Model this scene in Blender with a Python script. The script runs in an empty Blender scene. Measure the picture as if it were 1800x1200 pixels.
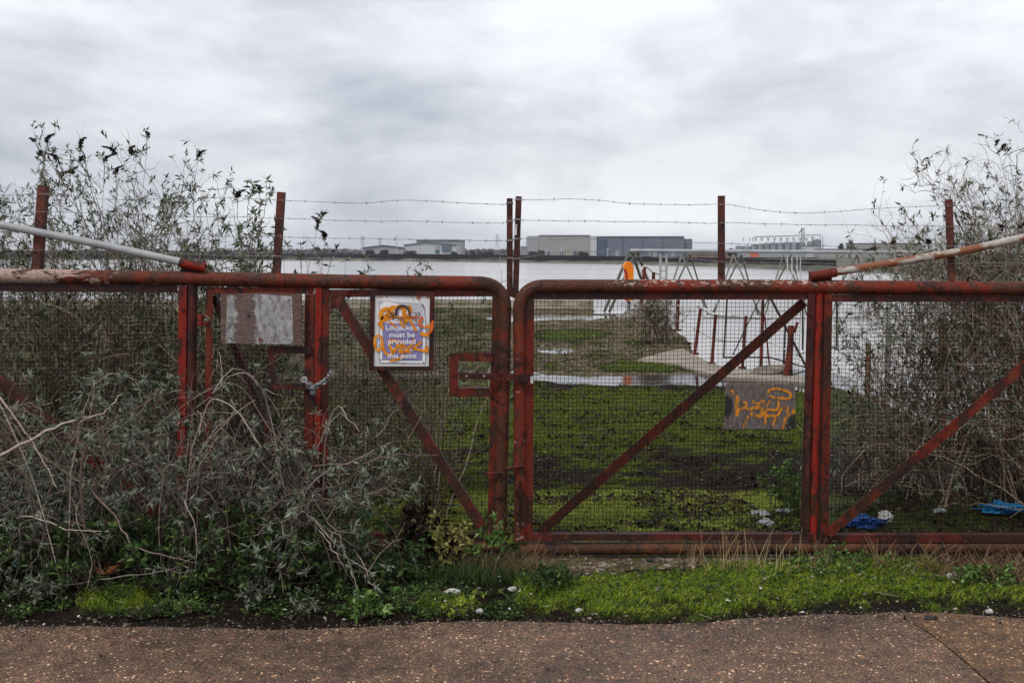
import bpy, math, random
import numpy as np
from mathutils import Vector
RNG = np.random.default_rng(7)
random.seed(7)
SC = bpy.context.scene
COL = SC.collection
# ------------------------------------------------------------ camera, world, sun
PITCH = math.atan(153 / 1750)
CAM_Z = 1.7
cd = bpy.data.cameras.new('camera')
cam = bpy.data.objects.new('camera', cd)
COL.objects.link(cam)
cam.location = (0, 0, CAM_Z)
cam.rotation_euler = (math.pi / 2 - PITCH, 0, 0)
cd.lens = 35
cd.sensor_width = 36
cd.clip_start = 0.05
cd.clip_end = 9000
SC.camera = cam
SC.view_settings.view_transform = 'Standard'
SC.view_settings.look = 'None'
SC.view_settings.gamma = 1
SC.view_settings.exposure = 0.84
SC.render.engine = 'CYCLES'
SC.cycles.volume_bounces = 0


class NT:
    """small helper round a node tree"""
    def __init__(self, nt):
        self.t = nt

    def n(self, typ, ins=None, **props):
        nd = self.t.nodes.new(typ)
        for k, v in props.items():
            setattr(nd, k, v)
        for k, v in (ins or {}).items():
            s = nd.inputs[k]
            if isinstance(v, bpy.types.NodeSocket):
                self.t.links.new(v, s)
            elif isinstance(v, bpy.types.Node):
                self.t.links.new(v.outputs[0], s)
            else:
                if hasattr(s, 'default_value'):
                    if s.type == 'RGBA' and len(v) == 3:
                        v = (*v, 1)
                    s.default_value = v
        return nd

    def math(self, op, a, b=0.0, clamp=False):
        return self.n('ShaderNodeMath', {0: a, 1: b}, operation=op, use_clamp=clamp).outputs[0]

    def mix(self, f, a, b):
        nd = self.n('ShaderNodeMix', {0: f, 6: a, 7: b}, data_type='RGBA')
        return nd.outputs[2]

    def ramp(self, f, stops, interp='LINEAR'):
        nd = self.n('ShaderNodeValToRGB', {0: f})
        cr = nd.color_ramp
        cr.interpolation = interp
        while len(cr.elements) < len(stops):
            cr.elements.new(0.5)
        for e, (p, c) in zip(cr.elements, stops):
            e.position = p
            if not hasattr(c, '__len__'):
                c = (c, c, c)
            e.color = (*c[:3], 1)
        return nd.outputs[0]

    def noise(self, vec, scale, detail=4, rough=.55, dist=0.0):
        return self.n('ShaderNodeTexNoise', {'Vector': vec, 'Scale': scale, 'Detail': detail,
                                             'Roughness': rough, 'Distortion': dist}).outputs[0]

    def mapping(self, vec, scale=(1, 1, 1), loc=(0, 0, 0), rot=(0, 0, 0)):
        return self.n('ShaderNodeMapping', {0: vec, 'Scale': scale, 'Location': loc, 'Rotation': rot}).outputs[0]


world = bpy.data.worlds.new('World')
SC.world = world
world.use_nodes = True
W = NT(world.node_tree)
world.node_tree.nodes.clear()
SUN_EL, SUN_AZ = math.radians(56), math.radians(218)
sky = W.n('ShaderNodeTexSky', sky_type='NISHITA', sun_disc=False, sun_elevation=SUN_EL, sun_rotation=SUN_AZ)
tc = W.n('ShaderNodeTexCoord')
sep = W.n('ShaderNodeSeparateXYZ', {0: tc.outputs['Generated']})
zz = W.math('ADD', W.math('MAXIMUM', sep.outputs[2], 0.0), 0.20)
cx = W.math('DIVIDE', sep.outputs[0], zz)
cy = W.math('DIVIDE', sep.outputs[1], zz)
cv = W.n('ShaderNodeCombineXYZ', {0: cx, 1: cy, 2: 0.0}).outputs[0]
n1 = W.noise(W.mapping(tc.outputs['Generated'], (4.2, 1.2, 10.5), (3.3, 1.2, 0.4)), 1.0, 10, 0.57, 0.2)
n2 = W.noise(W.mapping(tc.outputs['Generated'], (1.6, 1.0, 4.5), (9.1, 4.2, 2.0)), 1.0, 4, 0.5, 0.0)
nn = W.math('ADD', W.math('MULTIPLY', n1, 0.68), W.math('MULTIPLY', n2, 0.32))
cl = W.ramp(nn, [(0.38, (3.25, 3.45, 3.9)), (0.48, (4.45, 4.62, 5.0)), (0.585, (5.8, 5.9, 6.15))])
# brighter overhead than at the horizon, as an overcast sky is
el = W.ramp(sep.outputs[2], [(0.0, 0.84), (0.035, 0.93), (0.09, 0.83), (0.22, 0.97)])
cl2 = W.n('ShaderNodeMix', {0: 1.0, 6: cl, 7: el}, data_type='RGBA', blend_type='MULTIPLY').outputs[2]
full = W.mix(0.95, sky.outputs[0], cl2)
bg = W.n('ShaderNodeBackground', {0: full, 1: 0.1})
W.n('ShaderNodeOutputWorld', {0: bg.outputs[0]})

sd = bpy.data.lights.new('sun', 'SUN')
sun = bpy.data.objects.new('sun', sd)
COL.objects.link(sun)
sd.energy = 1.05
sd.angle = math.radians(12)
sd.color = (1, .96, .9)
sun.location = (0, 0, 30)
dv = Vector((math.sin(SUN_AZ) * math.cos(SUN_EL), math.cos(SUN_AZ) * math.cos(SUN_EL), math.sin(SUN_EL)))
sun.rotation_euler = dv.to_track_quat('Z', 'Y').to_euler()

# ------------------------------------------------------------ geometry of the view
ct, st = math.cos(PITCH), math.sin(PITCH)


def ray(px, py):
    u = (np.asarray(px, float) - 900) / 1750
    v = (600 - np.asarray(py, float)) / 1750
    return np.stack(np.broadcast_arrays(u, ct + v * st, -st + v * ct), -1)


def P(px, py, Y):
    d = ray(px, py)
    t = np.asarray(Y, float) / d[..., 1]
    return d * t[..., None] + np.array([0, 0, CAM_Z])


def G(px, py, z=0.0):
    d = ray(px, py)
    t = (z - CAM_Z) / d[..., 2]
    return d * t[..., None] + np.array([0, 0, CAM_Z])


def w2p(x, y, z=0.0):
    """photo pixel of a world point, used to lay out zones on the flat ground"""
    dz = z - CAM_Z
    dep = y * ct - dz * st
    up = y * st + dz * ct
    return 900 + 1750 * x / dep, 600 - 1750 * up / dep


def _h(ix, iy, s):
    v = np.sin(ix * 127.1 + iy * 311.7 + s * 74.7) * 43758.5453
    return v - np.floor(v)


def vnoise(x, y, s=0):
    ix, iy = np.floor(x), np.floor(y)
    fx, fy = x - ix, y - iy
    fx = fx * fx * (3 - 2 * fx)
    fy = fy * fy * (3 - 2 * fy)
    a = _h(ix, iy, s) * (1 - fx) + _h(ix + 1, iy, s) * fx
    b = _h(ix, iy + 1, s) * (1 - fx) + _h(ix + 1, iy + 1, s) * fx
    return a * (1 - fy) + b * fy


def fbm(x, y, s=0, o=4):
    r = 0
    a = .5
    for k in range(o):
        r = r + a * vnoise(x * 2 ** k + 17.3 * k, y * 2 ** k - 9.1 * k, s + k)
        a *= .5
    return r / (1 - .5 ** o)


# ------------------------------------------------------------ mesh builder
class MB:
    def __init__(self):
        self.v = []
        self.f = []
        self.n = 0
        self.smooth = []

    def add(self, v, f, smooth=False):
        v = np.asarray(v, float).reshape(-1, 3)
        f = np.asarray(f, int)
        if len(f) == 0:
            return self
        self.v.append(v)
        self.f.append(f + self.n)
        self.smooth.append(np.full(len(f), smooth))
        self.n += len(v)
        return self

    def box(self, a, b, up=(0, 0, 1), w=.05, d=.05, off=(0, 0, 0)):
        """bar from a to b: w across in the gate plane, d in depth (Y)"""
        a = np.array(a, float) + off
        b = np.array(b, float) + off
        t = b - a
        t /= np.linalg.norm(t)
        dep = np.array([0, 1., 0]) if abs(t[1]) < .95 else np.array([1., 0, 0])
        s = np.cross(t, dep)
        s /= np.linalg.norm(s)
        dep = np.cross(s, t)
        c = []
        for p in (a, b):
            for i, j in ((-1, -1), (1, -1), (1, 1), (-1, 1)):
                c.append(p + s * w / 2 * i + dep * d / 2 * j)
        return self.add(c, [(0, 1, 2, 3), (7, 6, 5, 4), (0, 4, 5, 1), (1, 5, 6, 2), (2, 6, 7, 3), (3, 7, 4, 0)])

    def cube(self, lo, hi):
        x0, y0, z0 = lo
        x1, y1, z1 = hi
        c = [(x0, y0, z0), (x1, y0, z0), (x1, y1, z0), (x0, y1, z0), (x0, y0, z1), (x1, y0, z1), (x1, y1, z1), (x0, y1, z1)]
        return self.add(c, [(3, 2, 1, 0), (4, 5, 6, 7), (0, 1, 5, 4), (1, 2, 6, 5), (2, 3, 7, 6), (3, 0, 4, 7)])

    def tubes(self, pa, ra, sides=4, smooth=True):
        """pa (N,K,3) ra (N,K)"""
        pa = np.asarray(pa, float)
        if pa.ndim == 2:
            pa = pa[None]
        N, K, _ = pa.shape
        ra = np.broadcast_to(np.asarray(ra, float), (N, K))
        t = np.gradient(pa, axis=1)
        t /= np.linalg.norm(t, axis=2, keepdims=True) + 1e-9
        ref = np.array([[0, 0, 1.], [0, 1., 0], [1., 0, 0]])[np.argmin(np.abs(t).max(axis=1)[:, ::-1] + [0, .02, .04], axis=1)]
        ref = ref[:, None, :]
        s = np.cross(t, ref)
        s /= np.linalg.norm(s, axis=2, keepdims=True) + 1e-9
        u = np.cross(s, t)
        an = np.arange(sides) * 2 * math.pi / sides
        ring = (s[:, :, None, :] * np.cos(an)[None, None, :, None] + u[:, :, None, :] * np.sin(an)[None, None, :, None])
        v = pa[:, :, None, :] + ring * ra[:, :, None, None]
        idx = np.arange(N * K * sides).reshape(N, K, sides)
        a = idx[:, :-1, :]
        b = np.roll(idx, -1, axis=2)[:, :-1, :]
        c = np.roll(idx, -1, axis=2)[:, 1:, :]
        d = idx[:, 1:, :]
        f = np.stack([a, b, c, d], -1).reshape(-1, 4)
        self.add(v.reshape(-1, 3), f, smooth)
        if sides > 5:   # end caps for the thick ones, fanned
            for e, rev in ((0, True), (K - 1, False)):
                cv = v[:, e].reshape(-1, 3)
                cen = pa[:, e]
                base = np.arange(N)[:, None] * sides + np.arange(sides)[None]
                nxt = np.roll(base, -1, axis=1)
                ce = (N * sides + np.arange(N))[:, None] + 0 * base
                tri = np.stack([base, nxt, ce] if not rev else [nxt, base, ce], -1).reshape(-1, 3)
                self.add(np.vstack([cv, cen]), tri)
        return self

    def leaves(self, pos, dr, ln, wr=.3, fold=.25, rng=RNG):
        n = len(pos)
        if n == 0:
            return self
        dr = dr / (np.linalg.norm(dr, axis=1, keepdims=True) + 1e-9)
        r = rng.normal(size=(n, 3))
        r[:, 2] += 1.2
        s = np.cross(dr, r)
        s /= np.linalg.norm(s, axis=1, keepdims=True) + 1e-9
        nr = np.cross(s, dr)
        ln = np.broadcast_to(ln, (n,))[:, None]
        w = ln * wr * .5
        base = pos
        mid = pos + dr * ln * .5 + nr * ln * .06
        tip = pos + dr * ln - nr * ln * .10
        L = pos + dr * ln * .42 + s * w + nr * w * fold
        R = pos + dr * ln * .42 - s * w + nr * w * fold
        v = np.stack([base, mid, tip, L, R], 1).reshape(-1, 3)
        o = np.arange(n)[:, None, None] * 5
        f = np.array([[0, 1, 3], [0, 4, 1], [1, 2, 3], [1, 4, 2]])[None] + o
        return self.add(v, f.reshape(-1, 3))

    def blades(self, pos, h, lean, w, rng=RNG):
        n = len(pos)
        if n == 0:
            return self
        a = rng.uniform(0, 2 * math.pi, n)
        d = np.stack([np.cos(a), np.sin(a), np.zeros(n)], 1)
        s = np.stack([-np.sin(a + 1), np.cos(a + 1), np.zeros(n)], 1)
        h = np.broadcast_to(h, (n,))[:, None]
        lean = np.broadcast_to(lean, (n,))[:, None]
        w = np.broadcast_to(w, (n,))[:, None]
        up = np.array([[0, 0, 1.]])
        m = pos + up * h * .55 + d * h * lean * .3
        t = pos + up * h * (1 - lean * .35) + d * h * lean
        v = np.stack([pos - s * w, pos + s * w, m + s * w * .8, m - s * w * .8, t], 1).reshape(-1, 3)
        o = np.arange(n)[:, None] * 5
        self.add(v, np.array([[0, 1, 2, 3]]) + o)
        # tips share the same vertices
        self.f.append(np.array([[3, 2, 4]]) + o + self.n - len(v))
        self.smooth.append(np.full(n, False))
        return self

    def ribbon(self, pts, w, y):
        """flat stroke in XZ at depth y"""
        pts = np.asarray(pts, float)
        t = np.gradient(pts, axis=0)
        t /= np.linalg.norm(t, axis=1, keepdims=True) + 1e-9
        s = np.stack([-t[:, 1], t[:, 0]], 1)
        k = len(pts)
        e = np.linspace(0, 1, k)
        ww = (np.broadcast_to(w, (k,)) / 2 * np.clip(np.minimum(e, 1 - e) * 9 + .45, 0, 1))[:, None]
        a = pts + s * ww
        b = pts - s * ww
        v = np.concatenate([np.stack([a[:, 0], np.full(k, y), a[:, 1]], 1), np.stack([b[:, 0], np.full(k, y), b[:, 1]], 1)])
        i = np.arange(k - 1)
        return self.add(v, np.stack([i, i + k, i + k + 1, i + 1], 1))

    def build(self, name, m, parent=None, loc=None):
        v = np.concatenate(self.v)
        nv = len(v)
        if parent is not None:
            v = v - np.array(parent.location)
        elif loc is not None:
            v = v - np.array(loc)
        me = bpy.data.meshes.new(name)
        me.vertices.add(nv)
        me.vertices.foreach_set('co', v.astype(np.float32).ravel())
        tot = np.concatenate([np.full(len(f), f.shape[1]) for f in self.f])
        loops = np.concatenate([f.ravel() for f in self.f])
        me.loops.add(len(loops))
        me.loops.foreach_set('vertex_index', loops.astype(np.int32))
        me.polygons.add(len(tot))
        start = np.concatenate([[0], np.cumsum(tot)[:-1]])
        me.polygons.foreach_set('loop_start', start.astype(np.int32))
        me.polygons.foreach_set('loop_total', tot.astype(np.int32))
        me.update(calc_edges=True)
        me.polygons.foreach_set('use_smooth', np.concatenate(self.smooth))
        me.materials.append(m)
        o = bpy.data.objects.new(name, me)
        COL.objects.link(o)
        if parent is not None:
            o.parent = parent
        elif loc is not None:
            o.location = loc
        return o


def root(name, label, cat, loc, group=None):
    o = bpy.data.objects.new(name, None)
    o.empty_display_size = .2
    COL.objects.link(o)
    o.location = [float(c) for c in loc]
    return tag(o, label, cat, group)


def tag(o, label=None, cat=None, group=None, kind=None):
    if label:
        o['label'] = label
    if cat:
        o['category'] = cat
    if group:
        o['group'] = group
    if kind:
        o['kind'] = kind
    return o


def catmull(pts, n=8):
    p = np.asarray(pts, float)
    p = np.vstack([2 * p[0] - p[1], p, 2 * p[-1] - p[-2]])
    out = []
    for i in range(1, len(p) - 2):
        for k in range(n):
            t = k / n
            out.append(.5 * (2 * p[i] + (p[i + 1] - p[i - 1]) * t + (2 * p[i - 1] - 5 * p[i] + 4 * p[i + 1] - p[i + 2]) * t * t
                             + (3 * p[i] - p[i - 1] - 3 * p[i + 1] + p[i + 2]) * t ** 3))
    out.append(p[-2])
    return np.array(out)


# ------------------------------------------------------------ materials
def mat(name):
    m = bpy.data.materials.new(name)
    m.use_nodes = True
    t = NT(m.node_tree)
    b = m.node_tree.nodes['Principled BSDF']
    return m, t, b


def setc(t, b, col, rough=.8, bump=None, bstr=.4, bdist=.01, spec=None, metal=None):
    for key, val in (('Base Color', col), ('Roughness', rough)):
        if isinstance(val, bpy.types.NodeSocket):
            t.t.links.new(val, b.inputs[key])
        else:
            b.inputs[key].default_value = (*val, 1) if key == 'Base Color' else val
    if spec is not None:
        b.inputs['Specular IOR Level'].default_value = spec
    if metal is not None:
        b.inputs['Metallic'].default_value = metal
    if bump is not None:
        bn = t.n('ShaderNodeBump', {'Height': bump, 'Strength': bstr, 'Distance': bdist})
        t.t.links.new(bn.outputs[0], b.inputs['Normal'])


def geo_pos(t):
    return t.n('ShaderNodeNewGeometry').outputs['Position']


def m_simple(name, c1, c2, scale=6, rough=.8, stretch=(1, 1, 1), bstr=.3, bdist=.005, lo=.35, hi=.65, spec=.3):
    m, t, b = mat(name)
    p = t.mapping(geo_pos(t), stretch)
    n = t.noise(p, scale, 6, .6)
    setc(t, b, t.ramp(n, [(lo, c1), (hi, c2)]), rough, t.noise(p, scale * 3, 4, .6), bstr, bdist, spec)
    return m


def m_rust(name, red=(.16, .019, .009), rust=(.060, .021, .012), dark=(.012, .006, .006), redamt=.5, cream=None, speck=.6, flakes=None):
    """flaking red oxide paint over brown rust; cream: (x_from, x_to) where older pale paint survives"""
    m, t, b = mat(name)
    p = geo_pos(t)
    big = t.noise(p, 1.7, 6, .66, .6)
    med = t.noise(t.mapping(p, (1, 1, .55)), 11, 8, .72, .5)
    fine = t.noise(p, 75, 6, .75)
    f1 = t.math('ADD', t.math('MULTIPLY', big, .55), t.math('MULTIPLY', med, .45))
    th = .5 - .26 * (redamt - .5)
    rr = t.mix(t.ramp(fine, [(.35, 0), (.65, 1)]), tuple(x * .62 for x in red), red)
    c = t.mix(t.ramp(f1, [(th - .015, 0), (th + .02, 1)]), t.mix(t.ramp(fine, [(.38, 0), (.62, 1)]), tuple(x * .5 for x in rust), rust), rr)
    c = t.mix(t.ramp(med, [(.57, 0), (.64, .8)]), c, (.13, .042, .020))
    c = t.mix(t.ramp(t.math('ADD', t.math('MULTIPLY', med, .45), t.math('MULTIPLY', fine, .55)), [(.40, .92), (.455, 0)]), c, dark)
    c = t.mix(t.ramp(t.noise(p, 4.5, 8, .74, .8), [(.38, .9), (.455, 0)]), c, tuple(x * 1.6 for x in dark))
    if cream:
        sx = t.n('ShaderNodeSeparateXYZ', {0: p}).outputs[0]
        g = t.n('ShaderNodeMapRange', {0: sx, 1: cream[0], 2: cream[1], 3: .22, 4: -.22}).outputs[0]
        nn_ = t.math('ADD', t.noise(t.mapping(p, (1, 1.5, 3)), 7, 8, .72, .5), g)
        c = t.mix(t.ramp(nn_, [(.56, 0), (.60, .95)]), c, t.ramp(fine, [(.35, (.22, .12, .10)), (.6, (.46, .36, .30))]))
    if flakes:
        sx = t.n('ShaderNodeSeparateXYZ', {0: p}).outputs
        w0 = t.n('ShaderNodeMapRange', {0: sx[0], 1: flakes[0], 2: flakes[0] + .15, 3: 0.0, 4: 1.0}).outputs[0]
        w1 = t.n('ShaderNodeMapRange', {0: sx[0], 1: flakes[1] - .3, 2: flakes[1], 3: 1.0, 4: 0.0}).outputs[0]
        w2 = t.n('ShaderNodeMapRange', {0: sx[2], 1: flakes[2], 2: flakes[2] + .02, 3: 0.0, 4: 1.0}).outputs[0]
        fm = t.math('MULTIPLY', t.math('MULTIPLY', w0, w1), w2)
        c = t.mix(t.math('MULTIPLY', fm, t.ramp(t.noise(t.mapping(p, (1, 1, 2)), 24, 8, .75), [(.54, 0), (.58, 1)])), c, (.48, .38, .32))
    c = t.mix(t.ramp(t.noise(p, 110, 4, .65), [(.66, 0), (.70, speck)]), c, (.42, .27, .22))
    setc(t, b, c, t.ramp(med, [(.3, .42), (.7, .8)]), t.math('ADD', t.math('MULTIPLY', fine, .7), t.math('ADD', med, f1)), .8, .006, .22)
    return m


M = {}
M['rust'] = m_rust('rusty_red_paint')
M['rust_red'] = m_rust('bright_red_paint', red=(.28, .018, .009), redamt=.56)
M['rust_brown'] = m_rust('brown_red_rust', red=(.12, .02, .013), rust=(.06, .022, .014), redamt=.5)
M['rust_dark'] = m_rust('dark_rust', red=(.085, .018, .014), rust=(.038, .015, .012), redamt=.45)
M['rust_pipe_l'] = m_rust('worn_pipe_paint', red=(.17, .028, .013), rust=(.095, .034, .019), redamt=.45, cream=(-2.9, -1.3))
M['rust_pipe_r'] = m_rust('rusty_pipe_paint', red=(.20, .026, .012), rust=(.10, .036, .020), redamt=.45, cream=(-3.5, 2.2), speck=.9, flakes=(.5, 1.9, 1.522))
M['bottom_pipe'] = m_rust('muddy_rust', red=(.13, .05, .022), rust=(.08, .035, .018), redamt=.5)
M['strip'] = m_simple('white_strip', (.70, .70, .70), (.80, .80, .80), 10, .5)
M['wire'] = m_simple('wire_rust', (.008, .006, .005), (.026, .014, .010), 40, .9, spec=.08)
M['barb'] = m_simple('galvanised_wire', (.10, .095, .095), (.36, .35, .36), 30, .5, spec=.5)
M['grey_pipe'] = m_simple('grey_galvanised_pipe', (.24, .25, .255), (.36, .37, .375), 9, .5, (1, 1, 1), .15, .002)
m, t, b = mat('peeling_galvanised_pipe')
p = geo_pos(t)
nz = t.noise(t.mapping(p, (1, 1, 2.5)), 8, 7, .66, .5)
c = t.mix(t.ramp(nz, [(.47, 0), (.52, 1)]), t.ramp(t.noise(p, 40, 4), [(.3, (.30, .26, .22)), (.7, (.45, .42, .38))]), (.20, .065, .022))
setc(t, b, c, .6, nz, .3, .003)
M['flaky_pipe'] = m
M['post'] = m_rust('post_rust', red=(.15, .045, .032), rust=(.08, .032, .025), redamt=.5)
M['chain'] = m_simple('chain_steel', (.12, .12, .125), (.32, .32, .33), 60, .35, spec=.6)
M['chain'].node_tree.nodes['Principled BSDF'].inputs['Metallic'].default_value = .8


def m_leaf(name, stops, under=None, trans=.25, rough=.55):
    m, t, b = mat(name)
    gi = t.n('ShaderNodeNewGeometry')
    c = t.ramp(gi.outputs['Random Per Island'], stops)
    if under:
        c = t.mix(gi.outputs['Backfacing'], c, under)
    setc(t, b, c, rough, spec=.12)
    out = m.node_tree.nodes['Material Output']
    tr = t.n('ShaderNodeBsdfTranslucent', {0: c})
    mx = t.n('ShaderNodeMixShader', {0: trans, 1: b.outputs[0], 2: tr.outputs[0]})
    t.t.links.new(mx.outputs[0], out.inputs[0])
    return m


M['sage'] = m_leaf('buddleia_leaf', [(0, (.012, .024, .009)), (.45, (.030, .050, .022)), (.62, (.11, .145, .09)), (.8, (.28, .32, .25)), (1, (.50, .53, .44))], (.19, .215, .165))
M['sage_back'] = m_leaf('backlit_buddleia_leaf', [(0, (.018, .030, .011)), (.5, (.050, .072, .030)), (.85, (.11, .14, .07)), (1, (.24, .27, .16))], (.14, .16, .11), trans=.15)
M['dark_leaf'] = m_leaf('dark_green_leaf', [(0, (.018, .035, .012)), (.5, (.04, .075, .022)), (.9, (.08, .13, .04)), (1, (.2, .24, .06))])  # plain dark green leaf, tone random per leaf
M['olive_leaf'] = m_leaf('olive_leaf', [(0, (.025, .034, .016)), (.5, (.06, .075, .036)), (1, (.13, .15, .085))], (.16, .17, .13))
M['yellow_leaf'] = m_leaf('fading_leaf', [(0, (.12, .13, .035)), (.5, (.28, .27, .08)), (1, (.45, .38, .16))])
M['lime_leaf'] = m_leaf('fresh_leaf', [(0, (.03, .07, .015)), (.6, (.09, .17, .035)), (1, (.24, .34, .11))])
M['seed'] = m_leaf('dead_flower', [(0, (.010, .008, .009)), (1, (.045, .028, .024))], trans=.05)
M['grass'] = m_leaf('grass_blade', [(0, (.03, .07, .005)), (.3, (.13, .24, .012)), (.7, (.28, .38, .035)), (.93, (.42, .45, .08)), (1, (.42, .33, .15))], trans=.3)
M['moss'] = m_leaf('moss_tuft', [(0, (.07, .11, .006)), (.5, (.25, .33, .028)), (1, (.45, .47, .08))], trans=.25)
M['near_moss'] = m_leaf('pale_moss', [(0, (.03, .045, .006)), (.35, (.20, .25, .03)), (1, (.52, .56, .13))], trans=.2)
M['field_moss'] = m_leaf('field_moss', [(0, (.014, .026, .004)), (.45, (.085, .115, .010)), (1, (.30, .34, .035))], trans=.2)
M['dry'] = m_leaf('dry_grass', [(0, (.24, .15, .07)), (.6, (.46, .34, .18)), (1, (.68, .56, .36))], trans=.2)
M['brown_thatch'] = m_leaf('brown_thatch', [(0, (.04, .022, .011)), (.5, (.16, .09, .05)), (1, (.36, .25, .15))], trans=.1)
M['litter_dark'] = m_leaf('rotting_leaf', [(0, (.008, .006, .005)), (.8, (.03, .020, .014)), (1, (.10, .07, .045))], trans=.05)
M['litter_pale'] = m_leaf('pale_dead_leaf', [(0, (.12, .09, .06)), (.6, (.32, .29, .24)), (1, (.62, .60, .56))], trans=.05)


def m_stem(name, stops):
    m, t, b = mat(name)
    gi = t.n('ShaderNodeNewGeometry')
    c = t.ramp(gi.outputs['Random Per Island'], stops)
    n = t.noise(gi.outputs['Position'], 60, 3)
    c = t.mix(t.ramp(n, [(.35, .5), (.55, 0)]), c, (.05, .035, .028))
    setc(t, b, c, .75, spec=.3)
    return m


M['stem'] = m_stem('buddleia_stem', [(0, (.06, .038, .026)), (.5, (.17, .12, .09)), (1, (.40, .31, .245))])
M['stem_front'] = m_stem('pale_buddleia_stem', [(0, (.035, .022, .017)), (.35, (.11, .075, .058)), (.65, (.27, .20, .165)), (1, (.52, .42, .37))])
M['stem_brown'] = m_stem('bramble_stem', [(0, (.015, .009, .007)), (.6, (.055, .034, .024)), (.85, (.14, .10, .07)), (1, (.32, .25, .18))])
M['stem_pale'] = m_stem('bare_twig', [(0, (.030, .016, .010)), (.4, (.105, .064, .040)), (.68, (.30, .21, .145)), (1, (.62, .49, .37))])

# ------------------------------------------------------------ ground
GX0, GX1, GY0, GY1 = -7.5, 8.5, 3.2, 16.0
EDGE_PX = [(940, 540), (1042, 540.5), (1044, 551), (1118, 551), (1122, 556), (1152, 561), (1178, 575), (1196, 586), (1213, 601),
           (1218, 622), (1240, 634), (1264, 643), (1318, 652), (1400, 660), (1450, 674), (1540, 697), (1620, 740), (1800, 785)]
EDGE = np.array([G(a, b_)[:2] for a, b_ in EDGE_PX])
EDGE = np.vstack([[(-60, EDGE[0][1])], EDGE, [(9.5, 7.6), (30, 6.9)]])


def land_inside(x, y):
    """True where the quay has ground"""
    pts = np.vstack([EDGE, [(30, -40), (-60, -40)]])
    ins = np.zeros(x.shape, bool)
    j = len(pts) - 1
    for i in range(len(pts)):
        xi, yi = pts[i]
        xj, yj = pts[j]
        if yi != yj:
            c = ((yi > y) != (yj > y)) & (x < (xj - xi) * (y - yi) / (yj - yi) + xi)
            ins ^= c
        j = i
    return ins


def interp(x, pts):
    a = np.array(pts, float)
    return np.interp(x, a[:, 0], a[:, 1])


KERB = [(-900, 1104), (-300, 1101), (0, 1101), (200, 1100), (380, 1103), (470, 1107), (600, 1104), (740, 1094), (840, 1091), (960, 1093), (1100, 1097), (1210, 1096), (1300, 1088), (1420, 1081), (1500, 1078), (1590, 1076), (1680, 1077), (1760, 1083), (1900, 1092), (2400, 1100)]
GRASS_TOP = [(900, 1022), (960, 1012), (1080, 1006), (1200, 1000), (1260, 990), (1430, 982), (1640, 984), (1700, 1010), (1900, 1040)]
GRASS_BOT = [(900, 1055), (960, 1072), (1040, 1084), (1200, 1086), (1320, 1079), (1420, 1068), (1560, 1056), (1700, 1062), (1900, 1078)]


def zone(px, py):
    """masks on the ground: (grass verge, gravel strip, field moss, concrete apron, puddle)"""
    w = fbm(px / 38, py / 13, 3, 3) - .5 + .35 * (fbm(px / 9, py / 2.6, 13, 2) - .5)
    gr = np.clip((py - interp(px, GRASS_TOP)) / 8 + w * 3, 0, 1) * np.clip((interp(px, GRASS_BOT) - py) / 12 + w * 5, 0, 1) * (px > 905)
    pa = 1 - (((px - 785) / 75) ** 2 + ((py - 1062) / 14) ** 2) + w
    pb = 1 - (((px - 205) / 80) ** 2 + ((py - 1052) / 26) ** 2) + w
    gr = np.maximum(gr, np.clip(np.maximum(pa, pb) * 2, 0, 1))
    gv = (py > 966) * np.clip((interp(px, GRASS_TOP) - py) / 5 + w * 2, 0, 1) * np.clip((px - 915) / 12, 0, 1) * np.clip((1450 - px) / 30, 0, 1)
    n = fbm(px / 120, py / 28, 11, 4)
    n2 = fbm(px / 30, py / 7, 19, 4)
    band = interp(py, [(540, .2), (560, .12), (578, .22), (600, .22), (618, .1), (640, .25), (656, .2), (674, .42), (700, .8), (770, .82),
                       (800, .45), (850, .22), (872, 1.0), (930, .95), (962, .5), (970, .1), (1200, 0)])
    band = band - .35 * np.clip((px - 1150) / 250, 0, 1) * (py > 760) * (py < 860)
    ms = np.clip((n * .4 + n2 * .6 - (1 - band) * .62 - .1) * 6, 0, 1)
    ms = np.clip(ms + .30 * (px < 900) * (py < 960) * (n2 > .45), 0, 1) * (1 - .45 * np.clip((760 - px) / 90, 0, 1)) * (1 - .45 * np.clip((px - 1440) / 60, 0, 1))
    pg = 1 - (((px - 1130) / 85) ** 2 + ((py - 643) / 13) ** 2) + w
    ms = np.maximum(ms, np.clip(pg * 2, 0, 1))
    pg = 1 - (((px - 1000) / 80) ** 2 + ((py - 588) / 12) ** 2) + w
    ms = np.maximum(ms, np.clip(pg * 1.2, 0, 1))
    ap_top = interp(px, [(1080, 640), (1140, 622), (1190, 614), (1240, 600), (1500, 600)])
    ap_bot = interp(px, [(1080, 640), (1150, 636), (1215, 648), (1300, 662), (1420, 672), (1500, 690)])
    ap = np.clip((py - ap_top) / 3, 0, 1) * np.clip((ap_bot - py) / 4 + w * 2, 0, 1) * (px > 1085)
    ms = ms * (1 - ap)
    pd = np.clip((py - interp(px, [(900, 655), (1050, 659), (1250, 652), (1450, 668)])) / 3, -1, 1)
    pd = np.minimum(pd, (interp(px, [(900, 664), (1050, 676), (1250, 676), (1450, 690)]) - py) / 3) + w * 1.6
    pd2 = .25 - np.abs(py - 617) / 7 + w * 4 - np.clip((px - 1060) / 60, 0, 2) - np.clip((920 - px) / 60, 0, 2)
    pd3 = .9 - np.abs(py - 557) / 5 + w * 2.4 - np.clip((900 - px) / 60, 0, 2)
    pud = np.clip(np.maximum(np.maximum(pd, pd2), pd3), -1, 1) * (py > 541) * (px < 1420)
    return gr, gv, ms, ap, pud


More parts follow.
